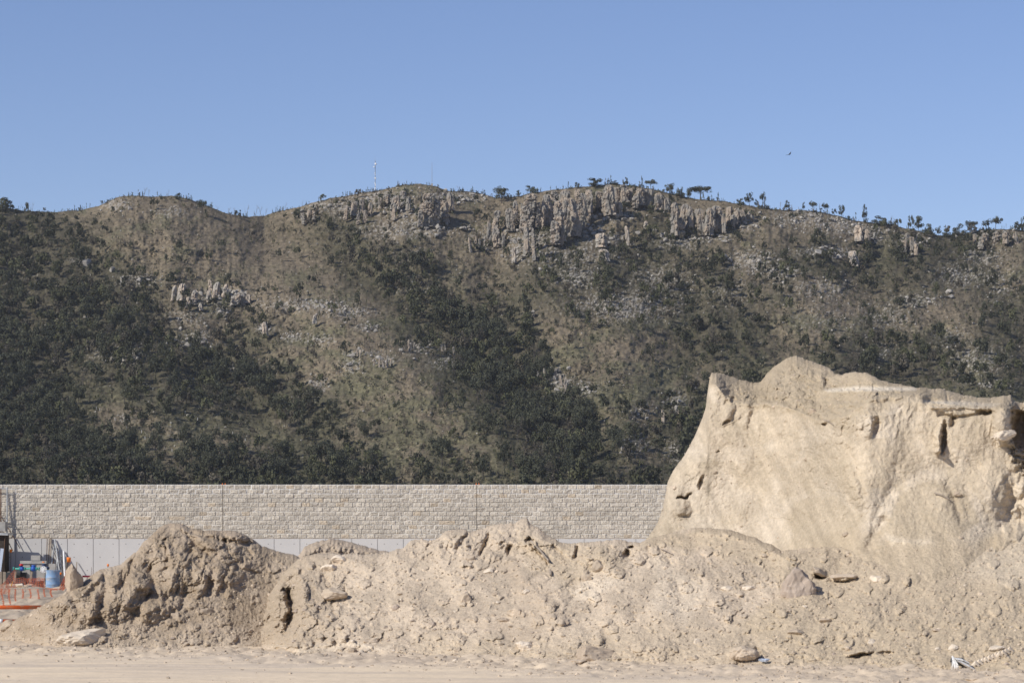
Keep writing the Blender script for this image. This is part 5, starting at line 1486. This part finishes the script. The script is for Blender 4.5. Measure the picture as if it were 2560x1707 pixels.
# leaning poles and boards
PL = [(118, 1346, 116, 1420, .016, 'rust', 'thin rusty rod leaning on the concrete, leftmost of the bundle'), (124, 1344, 119, 1430, .035, 'wood', 'weathered board leaning second in the bundle'),
      (128, 1345, 124, 1440, .03, 'wood', 'weathered board leaning third in the bundle'), (138, 1348, 128, 1415, .03, 'steel', 'galvanised pole leaning steeply left in the bundle'), (137, 1348, 150, 1436, .028, 'steel', 'galvanised pole leaning right in the middle of the bundle'),
      (144, 1370, 141, 1440, .032, 'steel', 'short galvanised pole in front of the bundle'), (149, 1376, 154, 1440, .030, 'steel', 'galvanised pole right of the middle of the bundle'), (159, 1377, 162, 1440, .04, 'white', 'thick pale pole at the right of the bundle'),
      (133, 1360, 134, 1440, .02, 'rust', 'dark thin rod in the middle of the bundle'), (168, 1400, 165, 1445, .05, 'wood', 'short dark post at the right end of the bundle'), (192, 1404, 190, 1450, .02, 'wood', 'short stub pole right of the bundle, behind the upright boulder')]
for j, (xa, ya, xb, yb, r_, mt, lb) in enumerate(PL):
    a = W(xa, ya, .05); q = W(xb, yb, .55 + .1 * (j % 3)); q.z = max(q.z, .02)
    mb = MB(); mb.tube([a, q], r_, 8)
    if mt == 'steel':
        for f_ in (.3, .62): c = a.lerp(q, f_); mb.tube([c, c + (q - a).normalized() * .06], r_ * 1.6, 8)
    tag(mb.build('leaning_pole', M[mt], loc=tuple(q)), lb, 'pole', 'poles and boards leaning on the wall')
# block stand behind the valves
mb = MB(); c = W(90, 1402, 2.4); mb.box((c.x, c.y, 1.18), (.40, .3, .22)); mb.box((c.x - .1, c.y + .02, .99), (1.15, .34, .12)); mb.box((c.x - .42, c.y + .05, .46), (.34, .3, .92)); mb.box((c.x + .22, c.y + .05, .46), (.36, .3, .92)); mb.box((c.x + .72, c.y + .05, .46), (.3, .3, .92))
tag(mb.build('block_pier', M['concrete_block'], loc=(c.x, c.y, 0)), 'grey concrete block piers behind the green valve pipe', 'block pier')
mb = MB(); c = W(45, 1446, 2.5); mb.box((c.x - .05, c.y, .30), (.85, .5, .5)); mb.tube([W(38, 1430, 2.8), W(52, 1432, 2.8)], .16, 10)
tag(mb.build('crate', M['rubber'], loc=(c.x, c.y, 0)), 'black box shape under the green valve pipe', 'crate')
# valve pipe
off = 4.0
e = empty('valve_pipe', W(75, 1421, off), 'green water pipe with red, blue and dark valves in a row beside the blue barrel', 'valve pipe')
mb = MB(); mb.tube([W(34, 1421, off), W(120, 1421, off)], .043, 12); T(e, mb, 'pipe', M['teal'], True)
for px in (34, 49, 62, 76, 91, 98): 
    mb = MB(); mb.tube([W(px - 1, 1421, off), W(px + 1, 1421, off)], .085, 14); T(e, mb, 'flange', M['teal'])
mb = MB(); mb.tube([W(50, 1421, off), W(55, 1421, off), W(61, 1421, off)], [.07, .11, .07], 12); mb.tube([W(55, 1421, off), W(54, 1413, off)], .05, 8); T(e, mb, 'blue_valve', M['blue'], True)
mb = MB(); c = W(53, 1412, off); mb.tube([c + Vector((0, 0, -.03)), c + Vector((0, 0, .03)), c + Vector((0, 0, .06))], [.10, .09, .03], 14); T(e, mb, 'red_handwheel', M['red'], True)
mb = MB(); mb.tube([W(78, 1421, off), W(83, 1421, off), W(90, 1421, off)], [.08, .13, .08], 12); mb.box(tuple(W(84, 1414, off)), (.16, .1, .07)); T(e, mb, 'blue_valve', M['blue'], True)
mb = MB(); mb.tube([W(109, 1420, off), W(109, 1409, off)], [.09, .06], 12); mb.tube([W(105, 1413, off), W(115, 1413, off)], .07, 10); mb.tube([W(118, 1421, off), W(120, 1416, off)], .09, 10); T(e, mb, 'dark_valve', M['navy'], True)
mb = MB(); mb.tube([W(109, 1405.5, off), W(109, 1403, off)], .05, 8); T(e, mb, 'valve_cap', M['orange_cap'])
mb = MB(); c = W(109, 1423, off + .15); mb.tube([c, c + Vector((0, -.04, 0))], .145, 18); mb.tube([c, c + Vector((0, -.07, 0))], .05, 8); T(e, mb, 'end_flange', M['white'])
for j in range(8):
    a = j * math.pi / 4; mb = MB(); q = c + Vector((math.cos(a) * .11, -.045, math.sin(a) * .11)); mb.tube([q, q + Vector((0, -.02, 0))], .014, 6); T(e, mb, 'bolt', M['rust'])
for px in (76, 36):
    mb = MB(); mb.box(tuple(W(px + 2, 1437, off - .05)), (.09, .1, .62), Matrix.Rotation(.12, 3, 'Y')); T(e, mb, 'timber_prop', M['wood'])
# barrel
bq = gz(132, 1470); bq.z = float(ground_z(np.array([bq.x]), np.array([bq.y]))[0])
e = empty('barrel', bq, 'faded blue steel drum streaked with dried cement by the orange netting', 'barrel')
mb = MB(); prof = [(0, .285), (.02, .29), (.04, .285), (.28, .285), (.30, .297), (.32, .285), (.56, .285), (.58, .297), (.60, .285), (.85, .285), (.875, .293), (.89, .29)]
mb.tube([(0, 0, z) for z, r_ in prof], [r_ * 1.02 for z, r_ in prof], 32, False)
mb.tube([(0, 0, .84), (0, 0, .842)], .283, 32); mb.build('drum', M['barrel'], e, True)
mb = MB(); mb.tube([(.1, -.1, .842), (.1, -.1, .865)], .03, 10); mb.build('bung', M['rust'], e)
# dark bucket
q = gz(100, 1474); q.z = float(ground_z(np.array([q.x]), np.array([q.y]))[0])
e = empty('bucket', q, 'dark grey pipe stub or bucket left of the blue drum', 'bucket')
mb = MB(); mb.tube([(0, 0, -.05), (0, 0, .30), (0, 0, .31)], [.155, .165, .17], 20, False); mb.tube([(0, 0, .02), (0, 0, .05)], .15, 20); mb.build('shell', M['rubber'], e, True)
mb = MB(); mb.tube([(.165 * math.cos(t), .165 * math.sin(t), .31) for t in np.linspace(0, 6.283, 20)], .012, 6, False); mb.build('rim', M['steel'], e, True)
# rubble by the barrel
for j, (px, py, w_) in enumerate(((146, 1466, 22), (152, 1462, 18), (158, 1466, 14))):
    q = gz(px, py + 4); V_, T_ = rock_shape(510 + j, 2, 8, .2); k = q.y / F / 2
    o = mesh_obj('scrap_lump', V_ * np.array((w_ * k, .2, 6 * k)), T_, M['rust'], smooth_=False); o.location = q + Vector((0, 0, .06 + .04 * j))
    tag(o, 'dark lump of scrap heaped right of the blue drum, %s' % ('nearest the drum', 'middle one', 'farthest from the drum')[j], 'scrap lump', 'scrap by the drum')
# pale stones in the pit
for j in range(16):
    px, py = random.uniform(28, 92), random.uniform(1458, 1484)
    q = gz(px, py); q.z = float(ground_z(np.array([q.x]), np.array([q.y]))[0]); s = random.uniform(.10, .22)
    o = link_copy(SB[(j * 4) % 12 if j % 2 else 2], 'stone'); o.location = q; o.scale = (s * 1.4, s, s * .8); o.rotation_euler = (0, 0, j)
    tag(o, 'pale stone piled inside the orange netting at the left', 'stone', 'stones inside the orange netting')
# orange netting: back run and left slope
def net(name, label, pts, htop, nv, nh, rr, seed, wob=.03):
    """pts: list of world points along the foot; htop: height at each"""
    r = random.Random(seed); mb = MB()
    L_ = [0]
    for a, b in zip(pts[:-1], pts[1:]): L_.append(L_[-1] + (b - a).length)
    def base(s):
        s *= L_[-1]
        for i in range(len(pts) - 1):
            if s <= L_[i + 1] or i == len(pts) - 2:
                f_ = (s - L_[i]) / max(L_[i + 1] - L_[i], 1e-6); return pts[i].lerp(pts[i + 1], f_), htop[i] + (htop[i + 1] - htop[i]) * f_
    for j in range(nv + 1):
        b, h = base(j / nv); col_ = []
        for t in range(6): col_.append(b + Vector((r.uniform(-wob, wob), r.uniform(-wob, wob), h * t / 5)))
        mb.tube(col_, rr, 5, False)
    for i in range(nh + 1):
        row_ = []
        for j in range(nv + 1):
            b, h = base(j / nv); row_.append(b + Vector((0, r.uniform(-wob, wob), h * i / nh * (1 + .06 * math.sin(j * .5 + seed)))))
        mb.tube(row_, rr * .8, 4, False)
    o = mb.build(name, M['orange_net'], loc=tuple(pts[0]))
    return tag(o, label, 'netting', 'orange safety netting')
g_ = lambda px, py: gz(px, py)
net('safety_netting', 'orange safety netting running behind the pale stones to the blue drum', [g_(34, 1476), g_(70, 1476), g_(112, 1477)], [.52, .50, .52], 44, 6, .0065, 3)
net('safety_netting', 'sagging orange netting sloping down at the left edge', [g_(36, 1480), g_(16, 1486), g_(-30, 1500)], [.95, .55, .25], 26, 9, .008, 5)
net('safety_netting', 'crumpled orange netting bunched right of the blue drum', [g_(118, 1478), g_(150, 1480), g_(166, 1474)], [.12, .14, .75], 26, 5, .008, 7, .06)
# front strands: knotted orange cords hanging between pegs
mb = MB(); r = random.Random(4)
tops = []
for j, px in enumerate((8, 25, 41, 59, 77, 96, 113, 130)):
    yb, yt = (1519, 1516, 1512, 1512, 1512, 1514, 1510, 1498)[j], 1472 + (j % 2)
    d = F * CAMZ / (yb - HY); b = P(px, yb, d); t = P(px - (3, 2, 4, 3, 2, 0, 2, 3)[j], yt, d)
    pts = [b.lerp(t, f_) + Vector((.02 * math.sin(f_ * 6 + j), 0, 0)) for f_ in np.linspace(0, 1, 12)]
    mb.tube(pts, .012, 5, False)
    for q in pts[1:]:
        mb.tube([q + Vector((-.035, -.01, 0)), q + Vector((.035, -.01, 0))], .012, 4, False)
    tops.append(t); tops.append(None)
tp_ = [t for t in tops if t is not None]
for fz in (0, -.28, -.55): mb.tube([t + Vector((0, 0, fz)) for t in tp_], .004, 4, False)
tag(mb.build('safety_netting', M['orange_net'], loc=tuple(tp_[0])), 'stretched orange netting with wavy vertical strands in front of the dirt mound at the left', 'netting', 'orange safety netting')
# orange drain pipes
for (xa, xb, py, r_, lb) in ((-160, 112, 1529, .062, 'long orange drain pipe lying behind the foot of the left heap'), (-120, 42, 1552, .055, 'shorter orange drain pipe with a white end lying nearer than the long one')):
    d = F * CAMZ / (py + 6 - HY); a, b = P(xa, py, d), P(xb, py, d)
    a.z = b.z = r_ + .05 + float(ground_z(np.linspace(P(-10, py, d).x, b.x, 40), np.full(40, d - .3)).max())
    e = empty('drain_pipe', a, lb, 'drain pipe', 'orange drain pipes')
    mb = MB(); mb.tube([a, b], r_, 16); T(e, mb, 'pipe', M['orange'], True)
    mb = MB(); c = a.lerp(b, .72 if r_ < .06 else .5); mb.tube([c, c + Vector((.12, 0, 0))], r_ * 1.15, 16); T(e, mb, 'socket', M['white'] if r_ < .06 else M['orange'], True)
# maroon strip and rebar by the wall
mb = MB(); a, b = W(206, 1440, .12), W(232, 1440, .12); mb.box(((a.x + b.x) / 2, a.y, a.z), (b.x - a.x, .04, .08))
tag(mb.build('maroon_board', M['maroon'], loc=tuple(a)), 'dark red strip of board at the wall foot right of the upright boulder', 'board')
mb = MB(); mb.tube([W(229, 1450, .2), W(229, 1417, .2)], .008, 5); mb.tube([W(232, 1450, .2), W(233, 1424, .2)], .008, 5)
tag(mb.build('rebar', M['rust'], loc=tuple(W(229, 1450, .2))), 'thin rebar sticking up by the concrete panels right of the upright boulder', 'rebar')
mb = MB(); q = gz(30, 1474); q.z += .1; mb.box((0, 0, 0), (.42, .2, .08), Matrix.Rotation(.15, 3, 'Y')); o = mb.build('timber_plank', M['wood']); o.location = q
tag(o, 'short weathered plank lying in front of the netted stones', 'plank')
mb = MB(); q = gz(27, 1466); mb.tube([(0, 0, 0), (.05, 0, .12), (.09, 0, .22)], .02, 6); o = mb.build('yellow_strap', M['yellow']); o.location = q
tag(o, 'small yellow strap in the netting at the left edge', 'strap')

# ------------------------------------------------------------------ thin dry air over the whole valley
mb = MB(); mb.box((0, 1150, 97), (4900, 2500, 206))
hz_m = bpy.data.materials.new('thin_haze'); hz_m.use_nodes = True
ht = hz_m.node_tree; ht.nodes.clear()
ho = ht.nodes.new('ShaderNodeOutputMaterial'); hv = ht.nodes.new('ShaderNodeVolumePrincipled')
hv.inputs['Color'].default_value = (0.92, 0.95, 1.0, 1); hv.inputs['Density'].default_value = 0.00005; hv.inputs['Anisotropy'].default_value = 0.2
ht.links.new(hv.outputs[0], ho.inputs['Volume'])
tag(mb.build('haze', hz_m), kind='stuff')
